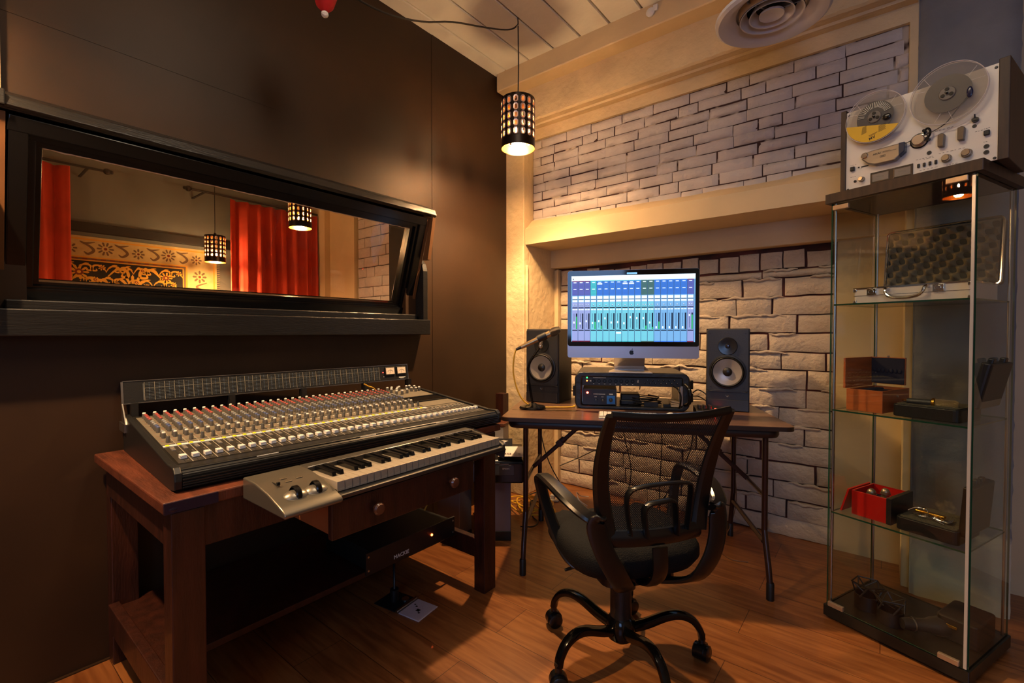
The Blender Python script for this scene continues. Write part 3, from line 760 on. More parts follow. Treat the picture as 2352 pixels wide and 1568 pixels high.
# rows of tiny printed marks, buttons between knobs
b = MB()
for i, x in enumerate(CX):
    for y in (.315, .375, .505, .590): slab(b, x+.004, x+.010, y, y+.005, .003, 0)
    for y in (.30, .325, .36, .40, .44, .48, .52, .56): slab(b, x-.012, x-.006, y, y+.0016, .0017, 1)
b.build('switches', [mat('pale_switch', S(205,200,190), .5), mat('red_print', S(150,70,60), .6)], mx_, smooth=False, kind='stuff')
yl = mat('yellow_marker', S(225,215,30), .5)
for x in CX: b = MB(); slab(b, x-.0135, x-.0045, .240, .251, .004); b.build('yellow_marker', yl, mx_, smooth=False)
# knobs
kb = mat('knob_body', S(92,88,80), .5)
caps = {'W': mat('knob_cap_white', S(222,218,208), .45), 'R': mat('knob_cap_red', S(160,66,56), .45), 'G': mat('knob_cap_grey', S(130,132,130), .45), 'B': mat('knob_cap_blue', S(72,86,128), .45), 'K': mat('knob_cap_dark', S(70,70,66), .45)}
def knobmesh(b, c=(0,0,0), mi=(0,1), s=1.):
    b.lathe([(.0058*s,0),(.0064*s,.002),(.0054*s,.0165*s)], c, 'z', 10, mi[0]); b.lathe([(.0054*s,.016*s),(.0052*s,.019*s),(.0040*s,.0205*s),(0,.0207*s)], c, 'z', 10, mi[1])
protos = {}
ROWS = [(.603,'W'),(.578,'R'),(.558,'R'),(.538,'R'),(.518,'R'),(.484,'G'),(.464,'G'),(.444,'G'),(.424,'B'),(.404,'B'),(.352,'G'),(.334,'W'),(.282,'K')]
allk = [(x+.001, y, c) for x in CX for (y, c) in ROWS]
near = sorted(allk, key=lambda k: (k[0]+.3)**2+(k[1]+.25)**2)
near, rest = near[:100], near[100:]
for (x, y, c) in near:
    if c not in protos:
        b = MB(); knobmesh(b); o = b.build('knob', [kb, caps[c]], mx_); protos[c] = o
    else:
        o = protos[c].copy(); COL.objects.link(o); o.parent = mx_
    o.location = (x, y, pz(y)+.001)
order = ['W','R','G','B','K']; b = MB()
for (x, y, c) in rest: knobmesh(b, (x, y, pz(y)+.001), (0, 1+order.index(c)))
for (x, y) in [(1.03,.60),(1.055,.60),(1.08,.585),(1.10,.60),(1.03,.565),(1.055,.555),(1.03,.52),(1.06,.515),(1.10,.53),(1.145,.60),(1.165,.60),(1.185,.585),(1.145,.555),(1.165,.545),(1.19,.55)]: knobmesh(b, (x, y, pz(y)+.001), (0, 1), 1.15)
b.build('knobs', [kb]+[caps[k] for k in order], mx_, kind='stuff')
b = MB(); b.box(-.008, .008, -.010, .010, 0, .009); b.box(-.008, .008, -.010, -.003, .009, .011); b.box(-.008, .008, .003, .010, .009, .011); b.box(-.008,.008,-.0015,.0015,.0085,.0115)
fp = b.build('fader', whitepl, mx_, bevel=.0012, smooth=False); first = True
for i, x in enumerate(CX+[1.012+.0222*i for i in range(9)]):
    o = fp if first else fp.copy()
    if not first: COL.objects.link(o); o.parent = mx_
    first = False; y = .118 if i < 32 else .125; o.location = (x, y, pz(y)+.0012)
    if i >= 32: o.scale = (.85, 1, 1)
# screen recess of the master section
b = MB(); slab(b, 1.008, 1.20, .348, .430, .003); b.build('display_recess', mat('smoked_plastic', S(16,15,14), .15), mx_, smooth=False)
b = MB(); slab(b, 1.0, 1.21, .343, .348, .006); slab(b, 1.0, 1.21, .430, .435, .006); slab(b, 1.0, 1.006, .343, .435, .006); b.build('recess_rim', blackpl, mx_, smooth=False)
# meter bridge
by, bz, bh2 = .662, .162, .082
def BT(): return Matrix.Translation((0, by, bz)) @ Matrix.Rotation(R(-10), 4, 'X')
mb_ = MB().at(BT()); mb_.box(.0, 1.205, .0, .03, 0, bh2); mb_ = mb_.build('meter_bridge', blackpl, mx_, smooth=False, bevel=.002)
mb_.name = 'meter_bridge'
def sub(b, name, mats, **k): return b.build(name, mats, mb_, **k)
b = MB().at(BT()); e = .0022
b.box(0,1.205,-.002,0,bh2-e,bh2); b.box(0,1.205,-.002,0,0,e); b.box(0,e,-.002,0,0,bh2); b.box(1.205-e,1.205,-.002,0,0,bh2); sub(b, 'bezel', steel, smooth=False)
b = MB().at(BT())
for i in range(33): x = .062+.0302*i; b.box(x-.0008, x+.0008, -.0012, 0, .008, bh2-.008, 0)
for q in range(12):
    z = .011+q*.0053
    for i in range(32):
        x = .062+.0302*i; b.box(x+.003, x+.0125, -.0011, 0, z, z+.0011, 1); b.box(x+.0155, x+.028, -.0011, 0, z, z+.0011, 1); b.box(x+.0132, x+.0152, -.0013, 0, z, z+.002, 2)
b.box(.062, 1.03, -.0012, 0, .052, .0528, 0); b.box(.058,.06,-.0011,0,.01,.07,1)
sub(b, 'meter_scale', [mat('meter_line', S(120,116,104), .5), mat('meter_tick', S(78,84,86), .5), mat('meter_led', S(96,112,130), .4)], smooth=False)
for x in (1.062, 1.132):
    b = MB().at(BT()); b.box(x, x+.058, -.006, 0, .028, bh2-.010); o = sub(b, 'vu_meter', blackpl, smooth=False, bevel=.0015)
    b = MB().at(BT()); b.box(x+.004, x+.054, -.0075, -.006, .034, bh2-.015); b.build('meter_face', mat('vu_face', S(212,196,176), .5), o, smooth=False)
    b = MB().at(BT()); pts = [(x+.029+.019*math.sin(R(a)), -.008, .034+.022*math.cos(R(a))) for a in range(-55, 56, 10)]; b.tube(pts, .0005, n=4, smooth=1); b.box(x+.0285, x+.0293, -.0082, -.0076, .036, .058, rot=(0, R(25), 0)); b.build('meter_needle', blackpl, o)
b = MB().at(BT()); b.lathe([(.0028,0),(.002,-.002),(0,-.003)], (1.050, -.001, .045), 'y', 8); sub(b, 'power_light', mat('red_led_dim', (1,.03,.02,1), .4, emit=14))
b = MB().at(BT()); b.box(1.145, 1.185, -.0012, 0, .012, .016); b.lathe([(.002,0),(0,-.002)], (1.053,-.001,.022), 'y', 8); sub(b, 'bridge_print', ledw, smooth=False)
for x in (.02, .33, .62, .93, 1.19): MB().box(x, x+.02, DM-.002, DM+.03, .09, .165).build('bridge_support', blackpl, mx_, smooth=False)
b = MB(); b.prism([(.60,.10),(.66,.10),(.675,.24),(.66,.165)], -.004, .0, ax='x'); b.box(-.006, 0, .61, .70, .07, .10); b.build('side_bracket', steel, mx_, smooth=False)
text('bridge_maker_name', 'MACKIE', .006, ledw, mx_, (1.15, .6585, .170), bold=True)
b = MB(); b.tube([(.99,.64,.12),(.96,.62,.14),(.93,.61,.15),(.90,.60,.165)], .003, n=6); tag(b.build('yellow_patch_lead', mat('yellow_rubber', S(214,164,40), .45), None), 'short yellow patch lead sticking up behind the console knobs', 'cable')
bpy.data.objects['yellow_patch_lead'].data.transform(rootmat(mx_))

# ================================================================== midi keyboard
kk = thing('keyboard_controller', 'silver keyboard controller with black and grey keys resting on the open drawer', 'keyboard', (-1.118, .527, .70), 90)
b = MB()
prof = [(0,.0),(-.004,.008),(.002,.016),(.03,.026),(.09,.044),(.16,.056),(.235,.058),(.235,0)]
b.prism(prof, 0, .155, ax='x'); b.build('control_panel', mat('satin_silver', S(128,122,110), .3, .75), kk, bevel=.004, bseg=3)
b = MB(); b.prism([(.02,0),(.018,.012),(.05,.018),(.185,.020),(.187,.056),(.235,.058),(.235,0)], .155, .856, ax='x'); b.prism([(.02,0),(.018,.02),(.05,.034),(.187,.056),(.19,.0)], .842, .856, ax='x'); b.build('body', mat('dark_silver', S(86,82,76), .35, .6), kk, smooth=False, bevel=.003)
b = MB(); b.box(.158, .842, .186, .192, .056, .0595); b.build('trim_strip', mat('bright_strip', S(205,200,190), .25, .9), kk, bevel=.001)
wk = mat('grey_white_key', S(150,140,124), .35)
b = MB(); P = .0235; b.box(.0006, P-.0006, .036, .184, .024, .045); b.box(.0006, P-.0006, .036, .040, .018, .024); w0 = b.build('white_key', wk, kk, smooth=False, bevel=.0008)
b = MB(); b.prism([(.088,.045),(.092,.058),(.184,.060),(.184,.045)], -.0062, .0062, ax='x'); k0 = b.build('black_key', blackpl2, kk, smooth=False, bevel=.0012)
for i in range(29):
    o = w0 if i == 0 else w0.copy()
    if i: COL.objects.link(o); o.parent = kk
    o.location = (.160+P*i, 0, 0)
fb = True
for i in range(28):
    if i % 7 in (0,1,3,4,5):
        o = k0 if fb else k0.copy()
        if not fb: COL.objects.link(o); o.parent = kk
        fb = False; o.location = (.160+P*(i+1), 0, 0)
def kz(y):
    for (a, b_) in zip(prof[2:], prof[3:]):
        if a[0] <= y <= b_[0]: return a[1]+(b_[1]-a[1])*(y-a[0])/(b_[0]-a[0])
    return .058
for x in (.058, .112):
    b = MB(); b.sphere((x, .062, kz(.062)-.012), .030, 18, 10, sc=(1.25,.9,.75)); b.build('wheel_housing', mat('satin_silver_b', S(140,134,122), .34, .7), kk)
    b = MB(); b.lathe([(.021,-.008),(.024,-.005),(.024,.005),(.021,.008)], (x, .060, kz(.06)-.002), 'x', 30); b.build('wheel', blackpl2, kk)
b = MB(); b.box(.036,.039,.105,.150,.050,.0535); b.build('slider_slot', blackpl, kk, smooth=False, bevel=.0005)
b = MB(); b.box(.033,.042,.108,.114,.052,.060); b.build('slider', blackpl2, kk, bevel=.001)
for (x, y) in ((.068,.150),(.072,.128),(.105,.136)): b = MB(); b.box(x-.009, x+.009, y-.005, y+.005, kz(y)-.002, kz(y)+.002); b.build('button', mat('button_bronze', S(96,84,66), .4, .3), kk, bevel=.0015)
b = MB(); b.box(.856, .872, .02, .05, .012, .026); b.box(.857,.875,.018,.045,.026,.03); b.build('end_cap', silverpl, kk, bevel=.004)
# ================================================================== folding table
TA = 27.4; TO = (-1.45, 1.729, 0)
ft = thing('folding_table', 'brown laminate folding table with dark metal legs against the brick wall', 'table', TO, TA)
TL_, TW_ = 1.305, .745
b = MB(); b.rbox(0, TL_, 0, TW_, .726, .74, .04, 6); o = b.build('tabletop', [laminate], ft, smooth=False)
b = MB(); b.rbox(-.002, TL_+.002, -.002, TW_+.002, .720, .7375, .041, 6); b.build('edge_band', laminate_edge, ft, smooth=False)
b = MB(); P = []
x0, x1, y0_, y1_, r_ = .035, TL_-.055, .03, TW_-.04, .05
for cx, cy, a0 in ((x1-r_,y1_-r_,0),(x0+r_,y1_-r_,90),(x0+r_,y0_+r_,180),(x1-r_,y0_+r_,270)):
    for k in range(7): a = R(a0+15*k); P.append((cx+r_*math.cos(a), cy+r_*math.sin(a), .702))
b.tube([(p[0],p[1],.702) for p in P], 1, n=8, flat=(.036,.02), up=(0,0,1), closed=True, smooth=1); b.build('apron', laminate_edge, ft)
for (lx, sgn) in ((.115, 1), (1.195, -1)):
    for (ly, oy) in ((.045, -1), (.56, 1)):
        b = MB(); fy = ly+oy*(.085 if oy < 0 else .06)
        b.tube([(lx, ly, .71), (lx, ly, .30), (lx, ly, .27), (lx, ly+(fy-ly)*.25, .21), (lx, ly+(fy-ly)*.7, .12), (lx, fy, .03)], .0125, n=12, smooth=4)
        lg = b.build('leg', legpaint, ft)
        MB().lathe([(.016,0),(.016,.07),(.0135,.075)], (lx, fy-oy*.004, 0), 'z', 14).build('rubber_foot', blackpl, lg)
    MB().tube([(lx, .05, .215), (lx, .555, .215)], .011, n=10, smooth=1).build('cross_bar', legpaint, ft)
    xm = lx+sgn*.29
    b = MB(); b.tube([(lx, .30, .42), (xm, .30, .69)], 1, n=8, flat=(.022,.009), smooth=1); b.tube([(lx, .05, .42), (lx, .555, .42)], .009, n=8, smooth=1)
    b.box(lx+sgn*.145-.012, lx+sgn*.145+.012, .285, .315, .54, .575, rot=(0, R(-42*sgn), 0)); b.tube([(lx+sgn*.13,.30,.545),(lx+sgn*.17,.30,.582)], 1, n=8, flat=(.032,.016), smooth=1)
    b.build('folding_brace', legpaint, ft)

# ---- all-in-one computer
ic = thing('desktop_computer', 'all-in-one silver computer showing a bright mixer screen, standing on the rack case', 'computer', (TO[0], TO[1], .74), TA)
def TT(x, y, z): return Matrix.Translation((x, y, z))
X0_, X1_, Z0_, Z1_, Y_ = .300, .958, .277, .732, .28
b = MB(); rr = .012
def rrect(x0, x1, z0, z1, r, n=5):
    P = []
    for cx, cz, a0 in ((x1-r,z1-r,0),(x0+r,z1-r,90),(x0+r,z0+r,180),(x1-r,z0+r,270)):
        for k in range(n+1): a = R(a0+90*k/n); P.append((cx+r*math.cos(a), cz+r*math.sin(a)))
    return P
secs = []
for (ins, yy) in ((0, Y_), (0, Y_+.006), (.03, Y_+.018), (.12, Y_+.038), (.2, Y_+.046)):
    secs.append([b.v(p[0], yy, p[1]) for p in rrect(X0_+ins, X1_-ins, Z0_+ins*.8, Z1_-ins*.8, rr)])
for a_, c_ in zip(secs, secs[1:]):
    for k in range(len(a_)): b.f([a_[k], a_[(k+1)%len(a_)], c_[(k+1)%len(c_)], c_[k]])
b.f(secs[0]); b.f(secs[-1][::-1]); body = b.build('housing', mat('anodised_aluminium', S(176,174,186), .35, .75), ic, ang=25)
b = MB(); b.prism(rrect(X0_+.001, X1_-.001, .338, Z1_-.001, .011), Y_-.0015, Y_+.001, ax='y'); b.build('glass_front', mat('black_screen_glass', S(8,9,12), .06), ic, smooth=False)
b = MB(); b.prism(rrect(.622, .64, Z0_+.02, Z0_+.04, .004), Y_-.0012, Y_-.0001, ax='y')
# fruit logo on the chin
b = MB(); lx, lz, s = .629, .306, .0125; P = []
for k in range(40):
    a = 2*PI*k/40; rr_ = s*(1-.10*math.cos(2*a)*0+(-.16*math.exp(-((a-PI/2)/.35)**2))+(-.12*math.exp(-((a-1.5*PI)/.30)**2)))
    P.append([lx+rr_*.92*math.cos(a), lz+rr_*math.sin(a)])
bx, bz_, br = lx+s*1.18, lz+s*.18, s*.52
for p in P:
    d = math.hypot(p[0]-bx, p[1]-bz_)
    if d < br: p[0] = bx-math.sqrt(max(0, br*br-(p[1]-bz_)**2))
b.prism([tuple(p) for p in P], Y_-.001, Y_+.0005, ax='y')
P = [(lx+.0005, lz+s*1.02), (lx+.001, lz+s*1.35), (lx+.0035, lz+s*1.6), (lx+.0056, lz+s*1.68), (lx+.0052, lz+s*1.36), (lx+.003, lz+s*1.1)]
b.prism(P, Y_-.001, Y_+.0005, ax='y'); b.build('logo', blackpl2, ic, smooth=False)
# stand
b = MB(); pr = [(.292,.0),(.44,.0),(.452,.008),(.44,.03),(.385,.10),(.345,.155),(.335,.157),(.375,.098),(.425,.028),(.43,.0085),(.292,.005)]
A = [b.v(.515 if p[1] < .006 else .545, p[0], .198+p[1]) for p in pr]; B = [b.v(.735 if p[1] < .006 else .705, p[0], .198+p[1]) for p in pr]
b.f(A[::-1]); b.f(B); [b.f([A[i], A[(i+1)%len(A)], B[(i+1)%len(A)], B[i]]) for i in range(len(A))]
b.build('stand', mat('aluminium_stand', S(196,188,180), .32, .8), ic, smooth=False, bevel=.001)
# screen picture: window of a mixing program
sx0, sx1, sz0, sz1 = .320, .938, .362, .705
EM = 1.05
def em(n, c, k=1.): return mat(n, c, .5, emit=EM*k, ecol=c)
scm = [em('screen_base', S(110,170,225), .9), em('screen_white', S(215,238,255), 1.1), em('screen_blue', S(50,110,205)), em('screen_purple', S(80,90,170)), em('screen_teal', S(60,175,190)), em('screen_dark', S(12,30,60), .5), em('screen_green', S(30,160,90)), em('screen_slate', S(52,84,120)), em('screen_pale_teal', S(105,195,220), .9), em('screen_olive', S(60,100,100)), em('screen_maroon', S(110,30,60)), em('screen_lilac', S(140,160,220), .85)]
b = MB(); lay = [0]
def sr(u0, u1, v0, v1, mi, k):
    y = Y_-.0018-.00006*k; b.rect(sx0+(sx1-sx0)*u0, sx0+(sx1-sx0)*u1, sz0+(sz1-sz0)*v0, sz0+(sz1-sz0)*v1, y, mi)
sr(0,1,0,1,0,0); sr(0,1,.94,1,1,1); sr(.012,.02,.945,.96,5,2); sr(0,1,.925,.937,1,1)
rd = random.Random(4); ns = 20
grp = ['p','p','p','t','c','c','c','c','c','c','c','o','o','b','b','b','b','b','x','m']
w = 1/19.4; ux = .006
for i in range(19):
    g = ['p','p','p','t','c','c','c','c','c','c','c','o','o','b','b','b','b','b','m'][i]
    u0, u1 = ux+i*(.985/19), ux+(i+1)*(.985/19)-.004; uw = u1-u0
    sr(u1, u1+.004, 0, .92, 7, 3)
    top = {'p':3,'t':4,'c':2,'o':9,'b':2,'m':3}[g]; low = {'p':11,'t':8,'c':8,'o':8,'b':0,'m':11}[g]
    sr(u0, u1, 0, .60, low, 1); sr(u0, u1, .70, .915, top, 2)
    sr(u0, u1, .915, .925, {'p':10,'t':4,'c':4,'o':9,'b':2,'m':10}[g], 3)
    for q in range(4): sr(u0+.004, u1-.004, .72+q*.018, .722+q*.018, 7, 3); sr(u0+.004, u1-.004, .82+q*.018, .822+q*.018, 7, 3)
    sr(u0+uw*.25, u1-uw*.25, .893, .905, 1, 4); sr(u0+uw*.25, u1-uw*.25, .792, .803, 1, 4)
    sr(u0+.003, u1-.003, .648, .69, 1, 3); sr(u0+.003, u1-.003, .605, .633, 1, 3); sr(u0+.003, u1-.003, .636, .645, 5, 3)
    if g == 'c' and rd.random() < .5: sr(u0+.004, u1-.004, .865, .885, 1, 5)
    sr(u0+.002, u1-.002, .508, .522, 5, 3); sr(u0+.003, u0+uw*.45, .480, .496, 1, 4); sr(u0+uw*.55, u1-.003, .480, .496, 1, 4)
    for cx in ((.5,) if g in 'tcb' else (.3, .7)):
        c0 = u0+uw*cx
        pts = [(sx0+(sx1-sx0)*c0+.0042*math.cos(2*PI*k/10), sz0+(sz1-sz0)*.555+.0042*math.sin(2*PI*k/10)) for k in range(10)]
        b.f([b.v(p[0], Y_-.0020, p[1]) for p in pts], 7)
        pts = [(sx0+(sx1-sx0)*c0+.0026*math.cos(2*PI*k/10), sz0+(sz1-sz0)*.558+.0026*math.sin(2*PI*k/10)) for k in range(10)]
        b.f([b.v(p[0], Y_-.0021, p[1]) for p in pts], 1)
    sr(u0+uw*.30, u0+uw*.36, .21, .43, 5, 3)
    for q in range(10): sr(u0+uw*.42, u0+uw*.50, .22+q*.022, .2225+q*.022, 7, 3)
    fz = {'b':.20}.get(g, rd.uniform(.25, .36)) if i != 18 else .38
    sr(u0+uw*.22, u0+uw*.44, fz, fz+.03, 1, 4)
    sr(u0+uw*.66, u0+uw*.90, .19, .43, 5, 3)
    lv = {0:.38,3:.30,4:.24,11:.24,12:.22,13:.30,18:.40}.get(i, .19)
    if lv > .2: sr(u0+uw*.66, u0+uw*.90, .19, lv, 6, 4)
    sr(u0+.002, u1-.002, .165, .178, 5, 4); sr(u0+.004, u1-.004, .12, .145, 1 if i == 7 else low, 4)
    sr(u0, u1, 0, .012, {'p':10,'t':4,'c':4,'o':9,'b':2,'m':10}[g], 4)
b.build('screen', scm, ic, smooth=False)
b = MB(); b.prism(rrect(.603, .655, .7095, .7185, .003), Y_-.0022, Y_-.0016, ax='y'); b.build('camera_window', em('camera_glow', S(120,190,235), .9), ic, smooth=False)

# ---- rack case
rcase = thing('rack_case', 'padded black rack case with open front standing under the computer', 'rack case', (TO[0], TO[1], .74), TA)
cm = mat('rubbery_black', S(26,27,30), .38, bump=.25, bs=40)
b = MB(); out = rrect(.335, .925, 0, .197, .038, 6); inn = rrect(.372, .888, .016, .172, .010, 6)
A = [b.v(p[0], .335, p[1]) for p in out]; I = [b.v(p[0], .335, p[1]) for p in inn]; A2 = [b.v(p[0], .715, p[1]) for p in out]; I2 = [b.v(p[0], .715, p[1]) for p in inn]
for k in range(len(A)):
    k2 = (k+1) % len(A)
    b.f([A[k], A[k2], I[k2], I[k]]); b.f([A[k], A2[k], A2[k2], A[k2]]); b.f([I[k], I[k2], I2[k2], I2[k]]); b.f([A2[k], I2[k], I2[k2], A2[k2]])
b.build('shell', cm, rcase, bevel=.006, bseg=3, ang=50)
b = MB(); b.tube([(.90,.33,.035),(.915,.295,.05),(.918,.285,.085),(.915,.295,.12),(.90,.33,.14)], .009, n=10); b.tube([(.87,.32,.02),(.872,.29,.045),(.872,.285,.09),(.86,.30,.12),(.845,.33,.13)], .0045, n=8); b.build('front_handle', blackpl2, rcase)
b = MB()
for (z, y) in ((.05,.40),(.12,.40)): b.box(.922, .945, y, y+.06, z, z+.03); b.box(.94, .955, y+.01, y+.05, z-.012, z+.035)
b.box(.322, .338, .38, .44, .06, .12); b.build('latch', blackpl2, rcase, bevel=.004)
b = MB(); b.box(.372,.378,.40,.412,.02,.17); b.box(.882,.888,.40,.412,.02,.17); b.box(.880,.890,.336,.346,.03,.13); b.build('rack_rail', steel, rcase, smooth=False)
it = thing('audio_interface', 'black rack audio interface with green and orange lights in the top of the rack case', 'audio interface', (TO[0], TO[1], .74), TA)
b = MB(); b.box(.374, .886, .342, .62, .125, .171); b.build('case', blackpl, it, bevel=.001)
b = MB()
for k in range(8): b.lathe([(.0085,0),(.0095,-.003),(.0062,-.003),(.0055,.004)], (.435+.029*k, .341, .150), 'y', 14)
b.build('inputs', blackpl2, it)
b = MB()
for k in range(13): x = .700+.0135*k; b.lathe([(.0048,0),(.0042,-.010),(0,-.010)], (x, .341, .158 if k % 2 else .143), 'y', 10, 0); b.box(x-.0005, x+.0005, .330, .331, (.158 if k % 2 else .143), (.158 if k % 2 else .143)+.004, 1)
for k in range(8): b.box(.4325+.029*k, .4385+.029*k, .3405, .342, .133, .135, 1)
b.box(.432,.50,.3408,.342,.1665,.168,1); b.box(.664,.669,.339,.342,.155,.159,1); b.box(.662,.669,.339,.342,.146,.151,1); b.build('gain_knobs', [blackpl2, ledw], it)
b = MB(); b.box(.415,.423,.339,.342,.147,.152); b.build('white_button', ledw, it, smooth=False)
MB().lathe([(.0036,0),(.003,-.003),(0,-.004)], (.400,.341,.166), 'y', 10).build('green_light', ledg, it)
MB().lathe([(.0036,0),(.003,-.003),(0,-.004)], (.400,.341,.150), 'y', 10).build('orange_light', mat('orange_led2', (1,.12,.02,1), .4, emit=18), it)
di = thing('preamp_box', 'small black preamp box with blue knob panel and red light inside the rack case', 'preamp', (TO[0], TO[1], .74), TA)
b = MB(); b.box(.378, .556, .345, .50, .020, .108); b.build('case', blackpl, di, bevel=.002)
b = MB(); b.box(.378, .556, .338, .345, .022, .106); b.build('front_plate', mat('preamp_face', S(22,20,30), .35), di, bevel=.001)
b = MB(); b.box(.505, .548, .336, .3385, .028, .072); b.build('blue_panel', mat('blue_panel', S(40,110,190), .4), di, smooth=False, bevel=.001)
b = MB()
for (x, z, r_) in ((.526,.050,.011),(.448,.048,.009),(.484,.048,.009)): b.lathe([(r_,0),(r_*.9,-.012),(0,-.012)], (x,.337,z), 'y', 14, 0); b.box(x-.0006,x+.0006,.3245,.325,z,z+r_*.9,1)
for k in range(9): b.box(.435+.007*k, .440+.007*k, .3372, .338, .078, .081, 1)
b.box(.517,.537,.3355,.336,.078,.083,1); b.box(.44,.452,.337,.338,.064,.066,1); b.box(.476,.488,.337,.338,.064,.066,1)
b.build('knobs', [blackpl2, ledw], di)
MB().lathe([(.0055,0),(.0045,-.004),(0,-.005)], (.403,.3375,.086), 'y', 12).build('red_light', mat('bright_red_led', (1,.02,.01,1), .4, emit=90), di)
b = MB(); b.box(.58, .68, .40, .52, .017, .075); b.rbox(.575, .69, .39, .50, .017, .045, .01); tag(b.build('power_adapter', blackpl, None, bevel=.006), 'black power adapter block lying beside the preamp in the rack case', 'power adapter')
b = MB(); rd = random.Random(2); pts = [(.62,.36,.025)]
for k in range(26): a = k*.8; pts.append((.70+.075*math.cos(a)+rd.uniform(-.02,.02), .43+.06*math.sin(a), .022+.0015*k+rd.uniform(0,.004)))
b.tube(pts, .0035, n=6); b.box(.70,.77,.36,.375,.017,.040); b.box(.80,.85,.37,.40,.017,.030); tag(b.build('cable_heap', blackpl, None), 'tangle of thin black cables on the floor of the rack case', 'cables')
b = MB(); b.box(.835,.875,.345,.44,.02,.032); b.box(.833,.873,.345,.44,.034,.040, rot=(0,.1,0)); b.box(.832,.876,.35,.43,.043,.05, rot=(0,.2,.1)); tag(b.build('notebook', mat('paper_edges', S(190,165,130), .7), None, smooth=False), 'small worn notebooks stacked at the right inside the rack case', 'notebook')
for n in ('power_adapter','cable_heap','notebook'):
    bpy.data.objects[n].location = (TO[0], TO[1], .74); bpy.data.objects[n].rotation_euler = (0,0,R(TA))

# ---- speakers
conem = mat('grey_cone', S(150,142,134), .25, .15); baff = mat('charcoal_baffle', S(46,46,49), .45, bump=.1, bs=200); cab = mat('black_ash_cabinet', S(34,31,29), .5, bump=.1, bs=80)
def speaker(loc, rz, label):
    t = thing('studio_speaker', label, 'speaker', loc, rz, 'bookshelf speakers either side of the computer')
    w, h, d = .207, .430, .22
    MB().box(0, w, .016, d, 0, h).build('cabinet', cab, t, smooth=False, bevel=.002)
    b = MB(); b.prism(rrect(.004, w-.004, .103, h-.004, .012), 0, .016, ax='y'); bf = b.build('baffle', baff, t, smooth=False, bevel=.003)
    b = MB(); b.prism(rrect(.004, w-.004, .004, .060, .006), .0, .016, ax='y'); b.box(.004, w-.004, .003, .016, .060, .103); P = [(.004,.100)]+[(.004+(w-.008)*k/16, .100+.014*math.sin(PI*k/16)) for k in range(17)]+[(w-.004,.100)]
    b.prism(P, -.004, .002, ax='y'); b.build('grille_band', mat('port_band', S(38,38,41), .4), t, smooth=False, bevel=.001)
    cx, cz = w/2, .205
    b = MB(); b.lathe([(.089,0),(.088,-.006),(.080,-.008),(.078,-.003)], (cx,0,cz), 'y', 48, 0); b.lathe([(.079,-.004),(.074,-.012),(.067,-.009)], (cx,0,cz), 'y', 48, 1)
    b.build('surround', [blackpl, mat('rubber_black', S(14,14,14), .55)], t)
    b = MB(); b.lathe([(.068,-.010),(.050,-.006),(.026,-.0015),(.0,-.001)], (cx,0,cz), 'y', 48); b.build('woofer_cone', conem, t)
    MB().lathe([(.023,-.001),(.021,-.007),(.014,-.012),(0,-.014)], (cx,0,cz), 'y', 30).build('dust_cap', mat('dust_cap', S(26,24,24), .35), t)
    b = MB(); b.lathe([(.047,-.0),(.044,-.005),(.030,-.0035),(.016,-.001),(0,-.001)], (cx,0,.338), 'y', 36); o = b.build('tweeter_horn', mat('horn_grey', S(30,30,32), .25), t); 
    MB().lathe([(.012,-.001),(.009,-.006),(0,-.008)], (cx,0,.338), 'y', 20).build('tweeter_dome', mat('tweeter_dome', S(60,60,70), .15, .6), t)
    b = MB()
    for (x, z) in ((.02,.405),(w-.02,.405),(.025,.125),(w-.025,.125)): b.cyl((x,-.0012,z), .0035, .003, 'y', 10)
    b.build('screws', blackpl, t)
    b = MB(); b.tube([(cx-.006,-.001,.086),(cx-.004,-.001,.079),(cx+.001,-.001,.076),(cx+.005,-.001,.080),(cx+.004,-.001,.085),(cx+.001,-.001,.082)], .0009, n=5); b.build('emblem', steel, t)
    return t
speaker((-1.664, 2.214, .74), 11, 'black bookshelf speaker on the left, behind the microphone')
speaker((-.738, 2.568, .74), 12, 'black bookshelf speaker on the right of the computer, against the bricks')

# ---- microphone on its desk stand
t = thing('microphone_stand', 'black gooseneck desk stand with round base holding the microphone', 'microphone stand', (-1.482, 2.035, .74))
b = MB(); b.lathe([(.0,0),(.070,0),(.072,.006),(.066,.013),(.03,.02),(.014,.03),(0,.03)], n=40); b.build('base', blackpl2, t)
b = MB(); b.tube([(-1.482,2.035,.765),(-1.493,2.02,.876),(-1.498,2.016,.958),(-1.478,2.032,1.017),(-1.449,2.055,1.07)], [.0065,.0065,.0065,.006,.006], n=10); b.build('gooseneck', mat('gooseneck', S(22,22,24), .25, .6), t, world=True)
b = MB(); b.sphere((-1.447,2.057,1.075), .012, 12, 8); b.tube([(-1.449,2.055,1.07),(-1.446,2.058,1.09),(-1.442,2.062,1.108)], .009, n=10); b.build('swivel', steel, t, world=True)
m0, m1 = Vector((-1.528,1.992,1.07)), Vector((-1.363,2.124,1.169)); ax_ = (m1-m0).normalized(); q = ax_.to_track_quat('Z', 'Y').to_matrix().to_4x4(); q.translation = m0
t = thing('microphone', 'handheld silver microphone clipped to the gooseneck stand', 'microphone', m0)
Ml = (m1-m0).length
b = MB().at(q); b.lathe([(.0,0),(.011,0),(.012,.01),(.0145,Ml*.45),(.017,Ml*.70),(.018,Ml*.74)], n=20); b.build('handle', mat('champagne_metal', S(176,150,112), .3, .9), t, world=True)
b = MB().at(q); b.lathe([(.018,Ml*.74),(.023,Ml*.78),(.024,Ml*.83),(.023,Ml*.9),(.016,Ml*.985),(0,Ml*1.01)], n=22); b.build('grille', mat('mesh_grille', S(96,88,80), .4, .8, bump=1, bs=700), t, world=True)
